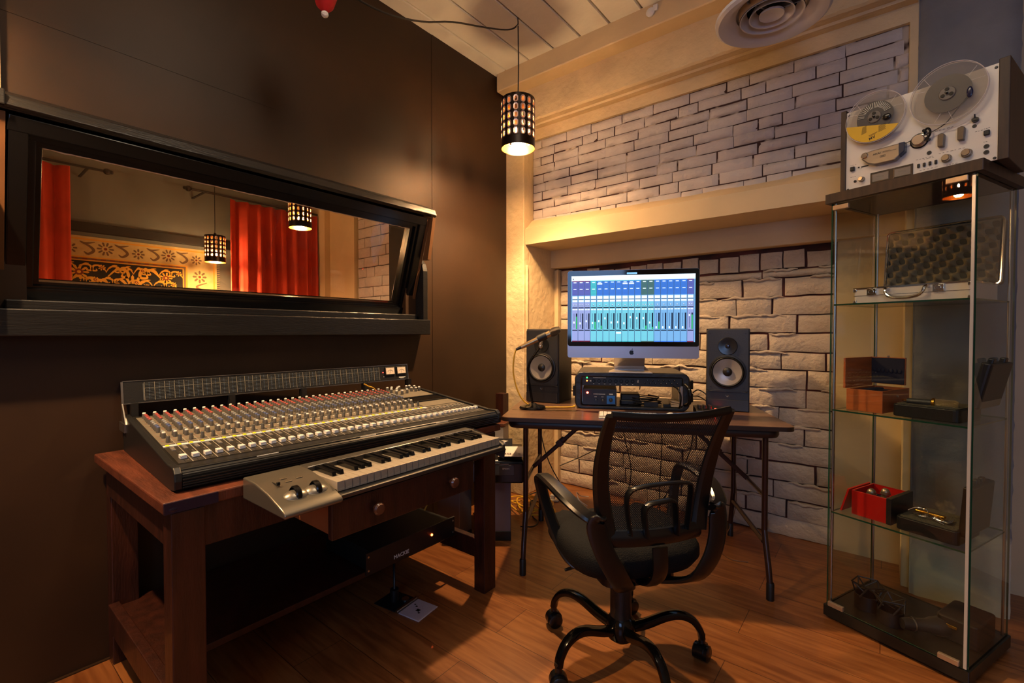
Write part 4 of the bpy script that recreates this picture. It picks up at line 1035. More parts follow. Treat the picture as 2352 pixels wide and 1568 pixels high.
b = MB().at(q); b.lathe([(.0148,Ml*.42),(.019,Ml*.42),(.0205,Ml*.64),(.0165,Ml*.64)], n=20); b.build('clip', blackpl, t, world=True)
b = MB().at(q); b.lathe([(.0,-.03),(.007,-.03),(.009,-.004),(.009,0)], n=14); b.build('connector', blackpl, t, world=True)
yr = mat('yellow_rubber', S(214,164,40), .45)
c0 = m0-ax_*.03
tag(MB().tube([tuple(c0),(-1.556,1.968,1.02),(-1.560,1.965,.94),(-1.548,1.975,.86),(-1.528,1.992,.80),(-1.50,2.02,.762),(-1.45,2.06,.747),(-1.39,2.11,.746),(-1.335,2.155,.746),(-1.315,2.19,.747),(-1.33,2.21,.747)], .0042, n=8).build('microphone_cable', yr, None), 'yellow cable looping from the microphone down to the table', 'cable')

# ---- things on the table front
t = thing('computer_keyboard', 'slim silver keyboard with white keys in front of the rack case', 'keyboard', (TO[0], TO[1], .74), TA)
b = MB(); b.prism([(.055,0),(.055,.005),(.175,.013),(.175,0)], .465, .745, ax='x'); b.build('base', mat('alu_keyboard', S(190,180,168), .35, .7), t, bevel=.001)
b = MB()
for r_ in range(6):
    for c in range(14 if r_ else 1):
        x = .470+.0195*c if r_ else .53; w_ = .0165 if r_ else .12; y = .060+.0185*r_
        z = .0058+(y-.055)*.0667; b.box(x, x+w_, y, y+.0155, z, z+.0035)
b.build('keys', mat('white_keys', S(226,220,208), .4), t, smooth=False)
t = thing('computer_mouse', 'small white computer mouse on the table seen through the chair mesh', 'mouse', (TO[0]+.80*math.cos(R(TA))-.10*math.sin(R(TA)), TO[1]+.80*math.sin(R(TA))+.10*math.cos(R(TA)), .74), TA)
b = MB(); b.sphere((0,0,.004), 1, 20, 8, sc=(.030,.055,.026), z0=0); b.build('body', whitepl, t)
t = thing('monitor_controller', 'small black box with knobs and a red light beside the right speaker', 'controller', (TO[0], TO[1], .74), TA)
b = MB(); b.prism([(.30,0),(.30,.012),(.40,.026),(.40,0)], .952, 1.072, ax='x'); b.build('case', blackpl, t, bevel=.002)
b = MB()
for x in (.975, 1.000, 1.025): b.cyl((x,.345,.015), .009, .020, n=14); b.cyl((x,.375,.02), .006, .014, n=10)
b.build('knobs', mat('dark_knob', S(58,54,52), .35), t)
MB().box(1.045,1.053,.328,.334,.015,.022).build('red_light', ledr, t, smooth=False)
b = MB(); b.tube([(.955,.42,.09),(.99,.46,.10),(1.03,.44,.075),(1.06,.42,.03),(1.05,.41,.01)], .0035, n=6); b.tube([(.955,.43,.07),(1.0,.48,.06),(1.04,.46,.03),(1.03,.41,.01)], .003, n=6)
o = b.build('cable_loops', blackpl, None); tag(o, 'thin black cables looping from the rack case to the small controller', 'cable'); o.location = (TO[0], TO[1], .74); o.rotation_euler = (0,0,R(TA))

# ================================================================== office chair
CC = (-.72, 1.52, 0); CA = 53.13
ch = thing('office_chair', 'black swivel office chair with mesh back turned towards the table', 'chair', CC, CA)
gl = mat('glossy_black_metal', S(9,9,10), .14, .3); chp = mat('chair_plastic', S(13,13,14), .28); fab = mat('seat_fabric', S(8,9,12), .8, bump=.4, bs=260, spec=.2)
b = MB(); b.lathe([(0,.055),(.022,.056),(.046,.075),(.052,.10),(.048,.135),(.037,.15),(0,.15)], n=28); b.build('hub', gl, ch)
b = MB(); b.lathe([(.037,.14),(.037,.255),(.034,.258),(.0,.258)], n=24); b.lathe([(.018,.25),(.018,.38)], n=16); b.build('gas_column', blackpl, ch)
for wa in (180, 252, 324, 36, 108):
    a = R(wa-CA); ca, sa = math.cos(a), math.sin(a)
    def pp(r_, z): return (r_*ca, r_*sa, z)
    b = MB(); b.tube([pp(.03,.105), pp(.09,.122), pp(.16,.150), pp(.21,.155), pp(.25,.138), pp(.275,.105), pp(.283,.075)], [1,1,.95,.9,.85,.8,.78], n=12, flat=(.030,.036), smooth=4); lg = b.build('leg', gl, ch)
    cw = MB(); rc_ = R(wa*2.3+40); ex, ey = math.cos(rc_), math.sin(rc_); cx, cy = pp(.283,0)[0], pp(.283,0)[1]
    for s_ in (-1, 1):
        Mx = Matrix.Translation((cx+ex*.018*s_, cy+ey*.018*s_, .027)) @ Matrix.Rotation(rc_, 4, 'Z'); cw.at(Mx); cw.lathe([(0,-.009),(.020,-.010),(.027,-.006),(.027,.006),(.020,.010),(0,.009)], (0,0,0), 'x', 24)
    cw.at(Matrix.Translation((cx, cy, .027)) @ Matrix.Rotation(rc_, 4, 'Z')); cw.lathe([(.0,-.012),(.030,-.012),(.030,.012),(0,.012)], (0,0,.004), 'x', 20); cw.at(Matrix.Identity(4)); cw.cyl((cx,cy,.045), .012, .045, n=12)
    cw.build('caster', chp, lg)
# seat cushion
b = MB(); rows = []; n = 36
def seat_out(k, s):
    a = 2*PI*k/n; e = 2/3.4; x = abs(math.cos(a))**e*math.copysign(1, math.cos(a)); y = abs(math.sin(a))**e*math.copysign(1, math.sin(a))
    return x*.235*s, y*.225*s+.012
prof = [(.70,.372),(.92,.385),(1.0,.415),(1.0,.440),(.96,.462),(.85,.475),(.6,.478),(.3,.474)]
for (s, z) in prof:
    rows.append([b.v(*(lambda p: (p[0], p[1], z-(.018 if (p[1] > .18 and z > .43) else 0)-.014*max(0, (-p[1]-.1)/.12)*(z > .45)))(seat_out(k, s))) for k in range(n)])
for i in range(len(rows)-1):
    for k in range(n): b.f([rows[i][k], rows[i][(k+1)%n], rows[i+1][(k+1)%n], rows[i+1][k]])
b.f(rows[0][::-1]); b.f(rows[-1]); st = b.build('seat', fab, ch, ang=80)
b = MB(); b.rbox(-.13, .13, -.15, .14, .335, .376, .04, 5); b.box(-.06,.06,-.10,.08,.305,.336); b.tube([(-.05,.02,.325),(-.16,.03,.325),(-.20,.03,.320)], .006, n=8); b.build('tilt_mechanism', chp, ch, bevel=.003)
# backrest: surface function, s in -1..1 across, t in 0..1 up
def BS(s, t, off=0.):
    w = .158+.034*t-.0*t*t+(.010*math.sin(PI*t)); z = .545+.364*t
    y = -.235-.020*t-.075*t*t+.03*math.sin(PI*t)*.6 + .022*(s*s) 
    z += .010*(s*s)*t
    return (w*s, y-off*1., z)
b = MB()
loop = [BS(-1,t_) for t_ in (0,.15,.3,.5,.7,.88)]+[BS(-1,.985), BS(-.90,1.0)]+[BS(s_,1.0) for s_ in (-.5,0,.5)]+[BS(.90,1.0), BS(1,.985)]+[BS(1,t_) for t_ in (.88,.7,.5,.3,.15,0)]+[BS(.90,-.05)]+[BS(s_,-.07) for s_ in (.5,0,-.5)]+[BS(-.90,-.05)]
# side posts (broad) and rails
for s_ in (-1, 1): b.tube([BS(s_, t_) for t_ in (-.04,.1,.25,.4,.55,.7,.85,1.0)], [1.15,1.1,1.05,1,.95,.85,.8,.7], n=10, flat=(.050,.026), up=(1,0,0), smooth=3)
b.tube([BS(s_,1.0) for s_ in (-1,-.5,0,.5,1)], 1, n=8, flat=(.024,.016), up=(0,0,1), smooth=3)
b.tube([BS(s_,-.04) for s_ in (-1,-.5,0,.5,1)], 1, n=8, flat=(.050,.026), up=(0,0,1), smooth=3)
b.build('back_frame', chp, ch)
b = MB(); NW = 52
def ribbon(pts, w):
    prev = None
    for i, (s_, t_) in enumerate(pts):
        p = Vector(BS(s_, t_, -.004)); 
        q0 = Vector(BS(*(pts[min(i+1,len(pts)-1)]), -.004)); q1 = Vector(BS(*(pts[max(i-1,0)]), -.004)); d = (q0-q1).normalized(); nn = d.cross(Vector((0,1,0))).normalized()*w/2
        cur_ = (b.v(*(p+nn)), b.v(*(p-nn)))
        if prev: b.f([prev[0], cur_[0], cur_[1], prev[1]])
        prev = cur_
for dirn in (1, -1):
    for k in range(-NW, 2*NW+1):
        c = k/NW          # lines  u = c + dirn*t*1.0
        pts = []
        for j in range(15):
            t_ = j/14; u = c+dirn*t_*1.02
            pts.append((u, t_))
        seg = []
        for (u, t_) in pts:
            if 0 <= u <= 1: seg.append((u*1.88-.94, t_))
        # add exact border points
        if seg:
            for (ub) in (0., 1.):
                tb = (ub-c)/(dirn*1.02)
                if 0 < tb < 1: seg.append((ub*1.88-.94, tb))
            seg.sort(key=lambda p: p[1])
            if len(seg) > 1: ribbon(seg, .0019)
b.build('mesh_panel', mat('mesh_thread', S(20,20,22), .5), ch, smooth=False)
b = MB(); b.tube([BS(s_, .015, .012) for s_ in (-.62,-.60)]+[BS(-.62,.18,.014), BS(-.60,.33,.014), BS(-.45,.39,.014), BS(0,.415,.014), BS(.45,.40,.014), BS(.60,.36,.014), BS(.63,.2,.014), BS(.60,.0,.014)], 1, n=8, flat=(.026,.010), up=(0,1,0), smooth=3)
b.tube([BS(-.30,-.02,.02), BS(-.34,.12,.022), BS(-.30,.24,.022), BS(0,.27,.022), BS(.24,.26,.022), BS(.30,.12,.022), BS(.34,-.02,.02)], 1, n=8, flat=(.030,.012), up=(0,1,0), smooth=3)
b.build('lumbar_support', chp, ch)
for s_ in (-1, 1):
    b = MB(); L_ = [(.205,-.232,.600),(.235,-.21,.615),(.262,-.14,.640),(.275,-.05,.655),(.278,.03,.655),(.278,.065,.640),(.272,.075,.605),(.258,.07,.55),(.238,.05,.48),(.215,.02,.415),(.185,-.02,.372),(.12,-.05,.352)]
    b.tube([(x*s_, y, z) for (x,y,z) in L_], [.9,1,1.15,1.15,1.1,1,.9,.85,.9,.95,1,.9], n=10, flat=(.046,.020), up=(1,0,0), smooth=4)
    L_ = [(.18,-.245,.605),(.205,-.240,.60),(.212,-.235,.57),(.208,-.235,.50),(.185,-.232,.43),(.145,-.215,.375),(.09,-.16,.345),(.04,-.10,.33)]
    if s_ < 0: L_ = [(x*(1-.3*min(1,(.6-z)/.2) if z < .6 else 1), y, z) for (x,y,z) in L_]
    b.tube([(x*s_, y, z) for (x,y,z) in L_], [.7,.9,1.1,1.1,1.1,1.05,.95,.9], n=10, flat=(.056,.020), up=(1,0,0), smooth=4)
    b.build('armrest', chp, ch)
b = MB(); b.tube([(0,-.08,.335),(0,-.19,.36),(0,-.245,.42),(0,-.245,.50)], 1, n=8, flat=(.05,.016), up=(1,0,0)); b.build('back_bracket', chp, ch)
# ================================================================== printer on the tower
t = thing('computer_tower', 'lilac grey computer tower with black base under the printer', 'computer tower', (-1.759, 1.871, 0), 38.6)
b = MB(); b.box(0,.20,0,.36,.05,.325); b.build('case', mat('lilac_case', S(112,102,118), .5), t, bevel=.003)
b = MB(); b.box(-.002,.202,-.004,.362,0,.052); b.build('base', blackpl, t, bevel=.002)
b = MB(); b.box(.02,.105,-.012,0,.292,.312); b.build('drive_slot', blackpl2, t, bevel=.002)
t = thing('side_cabinet', 'plain grey box standing left of the computer tower behind the desk leg', 'box', (-1.98, 1.80, 0), 2)
b = MB(); b.box(0,.17,0,.10,.04,.34); b.build('body', mat('grey_brown_panel', S(110,100,96), .5), t, bevel=.003)
b = MB(); b.box(-.003,.173,-.006,.10,0,.04); b.build('plinth', woodred, t, bevel=.002)
t = thing('printer', 'black inkjet printer standing on the grey computer tower', 'printer', (-1.81, 1.79, .327), 38.6)
b = MB(); P = [(0,.0),(0,.115),(.012,.128),(.33,.140),(.345,.12),(.345,0)]
b.prism([(p[0],p[1]) for p in P], 0, .36, ax='x'); b.build('body', blackpl2, t, bevel=.012, bseg=4)
b = MB(); b.box(.15,.31,-.004,.002,.045,.100); cp = b.build('control_panel', mat('panel_grey', S(70,70,72), .25), t, bevel=.002)
b = MB(); b.box(.154,.228,-.0055,-.0035,.050,.096); b.build('display', mat('small_display', S(96,104,108), .15), t, smooth=False)
text('maker_name', 'EPSON', .0125, ledw, t, (.2455, -.0048, .078), bold=True)
b = MB(); b.box(.16,.28,-.003,.001,.106,.1075); b.box(.19,.23,-.004,.001,.111,.113); b.build('front_slot', steel, t, smooth=False)
b = MB(); b.box(.06,.30,.20,.28,.150,.152,rot=(R(75),0,0)); b.build('paper_support', darkgrey, t, smooth=False)
t = thing('paper_sheet', 'printed white paper sheet lying on top of the printer', 'paper', (-1.66, 1.99, .475), 38.6)
b = MB(); b.box(-.02,.125,-.055,.14,-.0025,-.0005, rot=(R(2),0,0)); b.build('sheet', mat('paper', S(222,212,208), .7), t, smooth=False)
b = MB()
for k in range(6): b.box(.0+k*.009,.005+k*.009,-.03,-.005,.0018,.0022)
b.box(.09,.103,-.03,-.02,.0018,.0022); b.build('print', mat('ink', S(60,50,60), .7), t, smooth=False)
t.location.z = .478
t = thing('storage_carton', 'pale narrow box with a wooden lid standing behind the printer', 'box', (-1.985, 2.245, 0), 20)
b = MB(); b.box(0,.10,0,.10,.0,.55); b.build('carton', mat('pale_box', S(186,176,170), .6), t, bevel=.002)
b = MB(); b.box(-.01,.11,-.01,.11,.55,.57); b.build('lid', woodtop, t, bevel=.002)
tag(MB().box(-2.05,-1.985,2.39,2.45,0,.74).build('wooden_post', woodred, None, smooth=False, bevel=.003), 'dark wooden upright standing behind the printer beside the cream column', 'post')

# cables on the floor
rd = random.Random(9); b = MB(); pts = []
for k in range(54):
    a = k*.52; r_ = .085+.03*math.sin(k*.7)+.02*rd.random()
    pts.append((-1.77+r_*1.4*math.cos(a)+.02*math.sin(k), 2.42+r_*math.sin(a), .006+.0011*k+.004*rd.random()))
pts += [(-1.66,2.40,.03),(-1.62,2.44,.008),(-1.58,2.52,.006)]
b.tube(pts, .0045, n=7, smooth=4); tag(b.build('cable_coil', yr, None), 'coil of yellow cable on the floor behind the computer tower', 'cable')
tag(MB().tube([(-1.95,2.55,.01),(-1.85,2.62,.05),(-1.80,2.55,.02),(-1.76,2.40,.07),(-1.70,2.33,.012),(-1.62,2.28,.01),(-1.60,2.20,.012),(-1.66,2.16,.01)], .0045, n=7).build('black_cable', blackpl, None), 'black cord crossing the yellow coil on the floor', 'cable')
t = thing('power_plug', 'clear plastic plug adapter on the floor by the brick wall', 'plug', (-1.76, 2.66, 0), 20)
b = MB(); b.box(-.04,.04,-.025,.025,0,.012); b.box(-.02,.01,-.015,.015,.012,.04); b.build('body', mat('translucent_plastic', S(190,180,165), .2), t, bevel=.003)
tag(MB().tube([(-1.52,2.70,.006),(-1.56,2.66,.05),(-1.60,2.70,.08),(-1.62,2.78,.03),(-1.60,2.86,.006)], .003, n=6).build('white_cord', whitepl, None), 'short white cord on the floor behind the chair arm', 'cable')
for pts, lab in (([(-1.30,2.52,.745),(-1.28,2.60,.76),(-1.29,2.66,.70),(-1.40,2.80,.45),(-1.62,2.88,.30),(-1.80,2.80,.20)], 'black cable hanging in a long curve from the table to the left'),
                 ([(-1.25,2.62,.71),(-1.27,2.72,.5),(-1.25,2.78,.25),(-1.30,2.72,.01),(-1.4,2.6,.006)], 'black cable falling straight behind the left of the chair back'),
                 ([(-1.05,2.70,.71),(-1.06,2.80,.5),(-1.08,2.82,.2),(-1.05,2.75,.01)], 'black cable falling behind the middle of the chair back'),
                 ([(-.86,2.76,.71),(-.90,2.84,.45),(-1.02,2.86,.2),(-1.12,2.80,.01)], 'black cable slanting down behind the chair back'),
                 ([(-1.72,2.42,.72),(-1.74,2.48,.5),(-1.70,2.52,.3),(-1.62,2.6,.10),(-1.58,2.66,.008)], 'black cable hanging beside the back left table leg')):
    tag(MB().tube(pts, .0035, n=6).build('hanging_cable', blackpl, None), lab, 'cable')
tag(MB().tube([(-.70,2.80,.72),(-.69,2.88,.55),(-.67,2.90,.36),(-.655,2.88,.18),(-.67,2.80,.05),(-.68,2.62,.006),(-.60,2.52,.004),(-.52,2.54,.004)], .0022, n=6).build('thin_wire', mat('tan_wire', S(110,74,44), .5), None), 'thin tan wire hanging to the floor right of the chair', 'wire')
tag(MB().tube([(-1.18,2.60,.95),(-1.165,2.66,1.0),(-1.15,2.7,.96),(-1.17,2.72,.80)], .003, n=6).build('thin_black_cable', blackpl, None), 'black cord rising behind the computer stand', 'cable')

# ================================================================== glass cabinet
KO = (-.175, 2.25, 0); KA = -22.15; KW, KD, KH = .43, .37, 1.66
gc = thing('display_cabinet', 'tall glass display cabinet with black base and dark wood top', 'cabinet', KO, KA)
gm = glassmat('cabinet_glass', (.95,.97,.94,1)); ge = mat('glass_edge', S(24,62,44), .12, coat=.5)
def pane(name, x0, x1, y0, y1, z0, z1):
    b = MB(); b.box(x0, x1, y0, y1, z0, z1); o = b.build(name, [gm, ge], gc, smooth=False)
    d = [x1-x0, y1-y0, z1-z0]; ax = d.index(min(d))
    for p in o.data.polygons: p.material_index = 0 if abs(p.normal[ax]) > .9 else 1
    return o
b = MB(); b.rbox(-.006, KW+.006, -.006, KD+.006, .012, .052, .004, 2); b.rbox(.01,KW-.01,.01,KD-.01,0,.014,.004,2); b.build('base', mat('cabinet_base', S(26,24,20), .3), gc, smooth=False)
b = MB(); b.rbox(-.014, KW+.018, -.014, KD+.014, KH, KH+.036, .003, 2); b.build('top', walnut, gc, smooth=False)
pane('glass_door', .012, KW-.004, -.004, .0, .056, KH-.004)
pane('side_glass', .0, .005, .008, KD-.006, .052, KH); pane('side_glass', KW-.005, KW, .008, KD-.006, .052, KH); pane('back_glass', .006, KW-.006, KD-.005, KD, .052, KH)
for z in (.433, .843, 1.262): pane('shelf', .010, KW-.010, .012, KD-.010, z-.006, z)
for (x, y) in ((.012,.016),(KW-.012,.016),(.012,KD-.014),(KW-.012,KD-.014)): MB().cyl((x,y,.052), .0042, KH-.052, n=10).build('rod', steel, gc)
MB().box(KW-.010, KW-.002, -.0065, -.0015, .058, KH-.01).build('door_seal', mat('clear_seal', S(200,198,190), .25, .3), gc, smooth=False)
for (x, z) in ((.012,KH-.030),(KW-.075,KH-.022),(.012,.056),(KW-.075,.056)):
    MB().box(x, x+.055, -.010, .004, z, z+.018).build('hinge', mat('satin_hinge', S(196,170,140), .35, .7), gc, smooth=False, bevel=.002)
def KM(x, y, z): 
    a = R(KA); return (KO[0]+x*math.cos(a)-y*math.sin(a), KO[1]+x*math.sin(a)+y*math.cos(a), z)
alu = mat('brushed_aluminium', S(216,206,200), .35, .3, bump=.05, bs=200)
# aluminium case on the top shelf
t = thing('aluminium_case', 'open aluminium microphone case on the top glass shelf', 'case', KM(0,0,1.262), KA)
b = MB(); b.rbox(.052,.40,.075,.315,.002,.062,.008,4); b.build('base', alu, t, smooth=False)
b = MB(); b.box(.050,.402,.073,.317,.056,.062); b.box(.052,.40,.074,.076,.030,.0315); b.build('rim', chrome, t, smooth=False)
for x in (.115, .315):
    b = MB(); b.box(x-.016,x+.016,.066,.076,.030,.058); b.cyl((x,.065,.044), .010, .004, 'y', 14); b.build('latch', chrome, t, bevel=.002)
b = MB(); b.tube([(.165,.073,.052),(.165,.052,.050),(.172,.045,.030),(.19,.043,.018),(.225,.042,.014),(.26,.043,.018),(.278,.045,.030),(.285,.052,.050),(.285,.073,.052)], .0058, n=10); b.build('handle', chrome, t)
b = MB()
for (x, y) in ((.056,.079),(.396,.079)): b.box(x-.007,x+.007,y-.007,y+.007,.0,.014); b.box(x-.007,x+.007,y-.007,y+.007,.046,.060)
b.build('corner_guard', chrome, t, bevel=.003)
b = MB(); Tt = Matrix.Translation((0,.320,.062)) @ Matrix.Rotation(R(-6), 4, 'X'); b.at(Tt)
P = rrect(.055,.405,.0,.245,.014,4); b.prism(P, 0, .035, ax='y'); b.build('lid', blackpl, t, smooth=False)
b = MB().at(Tt); P3 = [(p[0], -.002, p[1]) for p in P]; b.tube(P3, .0045, n=8, closed=True, smooth=1); b.build('lid_rim', chrome, t)
b = MB().at(Tt); nx, nz2 = 84, 58; g = []
for j in range(nz2+1):
    row = []
    for i in range(nx+1):
        x = .062+.336*i/nx; z = .008+.23*j/nz2; h = math.sin(x*2*PI/.050+z*30)*math.sin(z*2*PI/.052)
        row.append(b.v(x, -.004-.016*h*(1 if 0 < i < nx and 0 < j < nz2 else 0), z))
    g.append(row)
for j in range(nz2):
    for i in range(nx): b.f([g[j][i], g[j][i+1], g[j+1][i+1], g[j+1][i]])
b.build('egg_foam', mat('egg_crate_foam', S(128,110,82), .9), t)
# open wooden box on the second shelf
t = thing('wooden_box', 'orange wooden box with navy lining standing open on the middle shelf', 'box', KM(.042,.05,.843), KA)
b = MB(); b.box(0,.122,0,.006,.001,.085); b.box(0,.122,.214,.22,.001,.085); b.box(0,.006,.006,.214,.001,.085); b.box(.116,.122,.006,.214,.001,.085); b.box(.006,.116,.006,.214,.001,.006); b.build('box', woodorange, t, smooth=False, bevel=.001)
b = MB(); b.box(.007,.115,.007,.213,.006,.074); b.box(.02,.05,.03,.19,.074,.082); b.build('lining', felt, t, bevel=.004)
b = MB(); b.box(-.012,-.004,.0,.22,.085,.205); b.box(-.012,.11,.214,.224,.095,.205); b.build('lid', woodorange, t, smooth=False, bevel=.001)
b = MB(); b.box(-.004,.108,.208,.214,.098,.202)
for k in range(7): b.sphere((.008+.0145*k,.206,.150), .007, 8, 5, sc=(1,.4,1.3))
b.build('lid_lining', felt, t, bevel=.002)
b = MB(); b.cyl((.124,.11,.06), .004, .004, 'x', 10); b.box(.05,.056,.21,.214,.205,.212); b.build('catch', steel, t)
# black microphone case on the second shelf
t = thing('microphone_case', 'open black microphone case holding a silver microphone on the middle shelf', 'case', KM(.195,.045,.843), KA)
b = MB(); b.rbox(0,.19,0,.20,.001,.045,.018,4); b.build('base', blackpl, t, smooth=False, bevel=.003)
b = MB(); b.rbox(.008,.182,.008,.192,.042,.048,.014,4); b.build('foam_insert', mat('grey_foam', S(70,66,52), .95, bump=1, bs=150), t, smooth=False)
b = MB(); T2 = Matrix.Translation((.198,0,.048)) @ Matrix.Rotation(R(12), 4, 'Y'); b.at(T2); b.rbox(0,.03,.02,.22,.01,.165,.01,3); 
for yy in (.05,.16): b.box(.006,.022,yy,yy+.03,.160,.18)
b.build('lid', blackpl, t, smooth=False, bevel=.004)
mm = thing('silver_microphone', 'silver microphone lying in the black case on the middle shelf', 'microphone', KM(.225,.09,.898), KA+8)
b = MB(); b.lathe([(.0,0),(.011,0),(.013,.07)], (0,0,0), 'x', 16); b.build('handle', darkgrey, mm)
b = MB(); b.lathe([(.013,.07),(.016,.075),(.016,.13),(.012,.138),(0,.14)], (0,0,0), 'x', 16); b.build('grille', mat('mic_mesh', S(200,180,140), .35, .9, bump=1, bs=600), mm)
b = MB(); b.lathe([(.0165,.068),(.0185,.070),(.0185,.076),(.0165,.078)], (0,0,0), 'x', 18); b.tube([(.0,0,.0),(-.02,.03,.0),(.02,.07,-.004),(.08,.075,.0),(.13,.06,.0)], .0035, n=6); b.build('ring', brass, mm)
# red box and black case on the third shelf
t = thing('red_box', 'open red lacquered box with small microphones on the lower shelf', 'box', KM(.066,.05,.433), KA)
b = MB(); b.box(0,.115,0,.005,.001,.095); b.box(0,.115,.165,.17,.001,.095); b.box(0,.005,.005,.165,.001,.095); b.box(.11,.115,.005,.165,.001,.095); b.box(.005,.11,.005,.165,.001,.006); b.build('box', redpl, t, smooth=False, bevel=.001)
b = MB(); b.box(.008,.107,.008,.162,.006,.058); b.build('lining', felt, t)
b = MB(); b.box(-.028,-.022,.0,.17,.0,.098, rot=(0,R(16),0)); b.build('lid', redpl, t, smooth=False)
b = MB(); b.box(.116,.132,-.004,.175,.001,.099); b.build('sleeve', blackpl, t, smooth=False, bevel=.001)
mc = MB(); mc.cyl((0,0,0), .013, .03, n=14); mc.sphere((0,0,.032), .015, 14, 8); mc.ring((0,0,.024), .0155, .017, .004, n=16)
m_a = thing('small_microphone', 'left of two small microphone heads inside the red box', 'microphone', KM(.112,.10,.492), KA, 'small microphones in the red box')
mc.build('head', mat('mic_mesh2', S(150,135,115), .35, .8), m_a)
dup(m_a, KM(.138,.15,.492), KA, 'right of two small microphone heads inside the red box')
t = thing('headset_case', 'open black case holding a gold and silver clip on the lower shelf', 'case', KM(.215,.035,.433), KA)
b = MB(); b.rbox(0,.175,0,.20,.001,.048,.016,4); b.build('base', blackpl, t, smooth=False, bevel=.003)
b = MB(); b.rbox(.008,.167,.008,.192,.046,.050,.012,4); b.build('foam_insert', mat('grey_foam', S(70,66,52), .95), t, smooth=False)
b = MB(); b.box(.172,.198,.02,.22,.03,.20, rot=(0,R(4),0)); 
for yy in (.05,.10,.15): b.box(.176,.192,yy,yy+.025,.19,.215)
b.build('lid', blackpl, t, smooth=False, bevel=.005)
t = thing('gold_clip', 'gold and silver clip with thin wires lying in the black case on the lower shelf', 'clip', KM(.245,.09,.484), KA)
b = MB(); b.box(.0,.085,.02,.038,.006,.016); b.build('clip', brass, t, bevel=.003)
b = MB(); rd = random.Random(3)
for k in range(4): b.tube([(.0+.01*k,.0,.004),(.03+.02*rd.random(),-.02+.01*k,.008),(.06,.01*k,.006),(.09+.02*rd.random(),-.01,.006),(.10,.02+.01*k,.004)], .0018, n=6)
b.tube([(-.02,.02,.006),(.0,.03,.02),(.03,.035,.02),(.05,.0,.01),(.10,-.03,.004)], .0022, n=6); b.build('wires', chrome, t)
# shock mounts and the rest on the cabinet floor
def shock(loc, rz, lab, s=1.):
    t = thing('shock_mount', lab, 'shock mount', loc, rz, 'microphone shock mounts on the cabinet floor')
    b = MB(); b.lathe([(.040*s,0),(.043*s,.0),(.043*s,.055*s),(.040*s,.055*s),(.040*s,0)], n=26); b.build('cup', blackpl, t)
    b = MB()
    for k in range(5):
        a = 2*PI*k/5; a2 = a+.62; b.tube([(.043*s*math.cos(a),.043*s*math.sin(a),.05*s),(.052*s*math.cos(a2),.052*s*math.sin(a2),.098*s)], .003, n=6); b.tube([(.052*s*math.cos(a2),.052*s*math.sin(a2),.098*s),(.03*s*math.cos(a2+.9),.03*s*math.sin(a2+.9),.07*s)], .0022, n=6)
    b.build('struts', darkgrey, t)
    b = MB(); b.tube([(.054*s*math.cos(2*PI*k/5+.62),.054*s*math.sin(2*PI*k/5+.62),.099*s) for k in range(5)], .0028, n=6, closed=True, smooth=1); b.build('upper_ring', blackpl, t)
shock(KM(.095,.12,.053), 20, 'round black shock mount at the left of the cabinet floor'); shock(KM(.185,.085,.053), 65, 'black shock mount just right of the first on the cabinet floor', .95)
t = thing('camera_microphone', 'dark stubby microphone lying on the cabinet floor', 'microphone', KM(.235,.05,.078), KA+52)
b = MB(); b.lathe([(.0,0),(.018,0),(.022,.02),(.023,.08),(.030,.10),(.034,.125),(.030,.155),(0,.165)], (0,0,0), 'x', 22); b.build('body', mat('dark_microphone', S(44,40,38), .3), t)
b = MB(); b.ring((.032,0,0), .0225, .0245, .004, 'x', 22); b.build('ring', steel, t); t.location.z = .088
t = thing('leather_case', 'dark case with a metal clasp at the right of the cabinet floor', 'case', KM(.30,.14,.053), KA)
b = MB(); b.rbox(0,.115,0,.17,0,.085,.015,4); b.build('body', mat('brown_leather', S(34,26,20), .5), t, smooth=False, bevel=.006)
b = MB(); b.box(.03,.06,-.004,.0,.05,.06); b.build('clasp', brass, t, bevel=.001)

# ================================================================== reel to reel tape deck
DO = (-.16, 2.265, KH+.036); DA = -17
dk = thing('tape_recorder', 'silver reel-to-reel tape recorder with wooden sides on top of the cabinet', 'tape recorder', DO, DA)
fpn = mat('silver_panel', S(222,214,202), .42, .12, bump=.03, bs=200)
b = MB(); b.box(.035,.453,0,.006,.003,.308); b.build('front_panel', fpn, dk, smooth=False, bevel=.001)
b = MB(); b.box(.036,.452,.006,.215,.004,.305); b.build('chassis', mat('deck_black', S(20,19,18), .5), dk, smooth=False)
for x in (.017, .453): MB().box(x, x+.018+(.008 if x > .1 else 0), -.006, .225, .0, .318).build('wood_side', walnut, dk, smooth=False, bevel=.002)
b = MB()
for (x, z) in ((.042,.296),(.446,.296),(.042,.010),(.446,.010)): b.lathe([(.0045,0),(.004,-.002),(0,-.0025)], (x,0,z), 'y', 12)
b.build('screws', darkgrey, dk)
clearm = glassmat('reel_plastic', (.93,.92,.90,1), haze=.06, hcol=(.75,.72,.68,1)); tapem = mat('tape_pack', S(66,60,50), .35, .2); tapem2 = mat('tape_pack_dark', S(34,30,26), .3, .2)
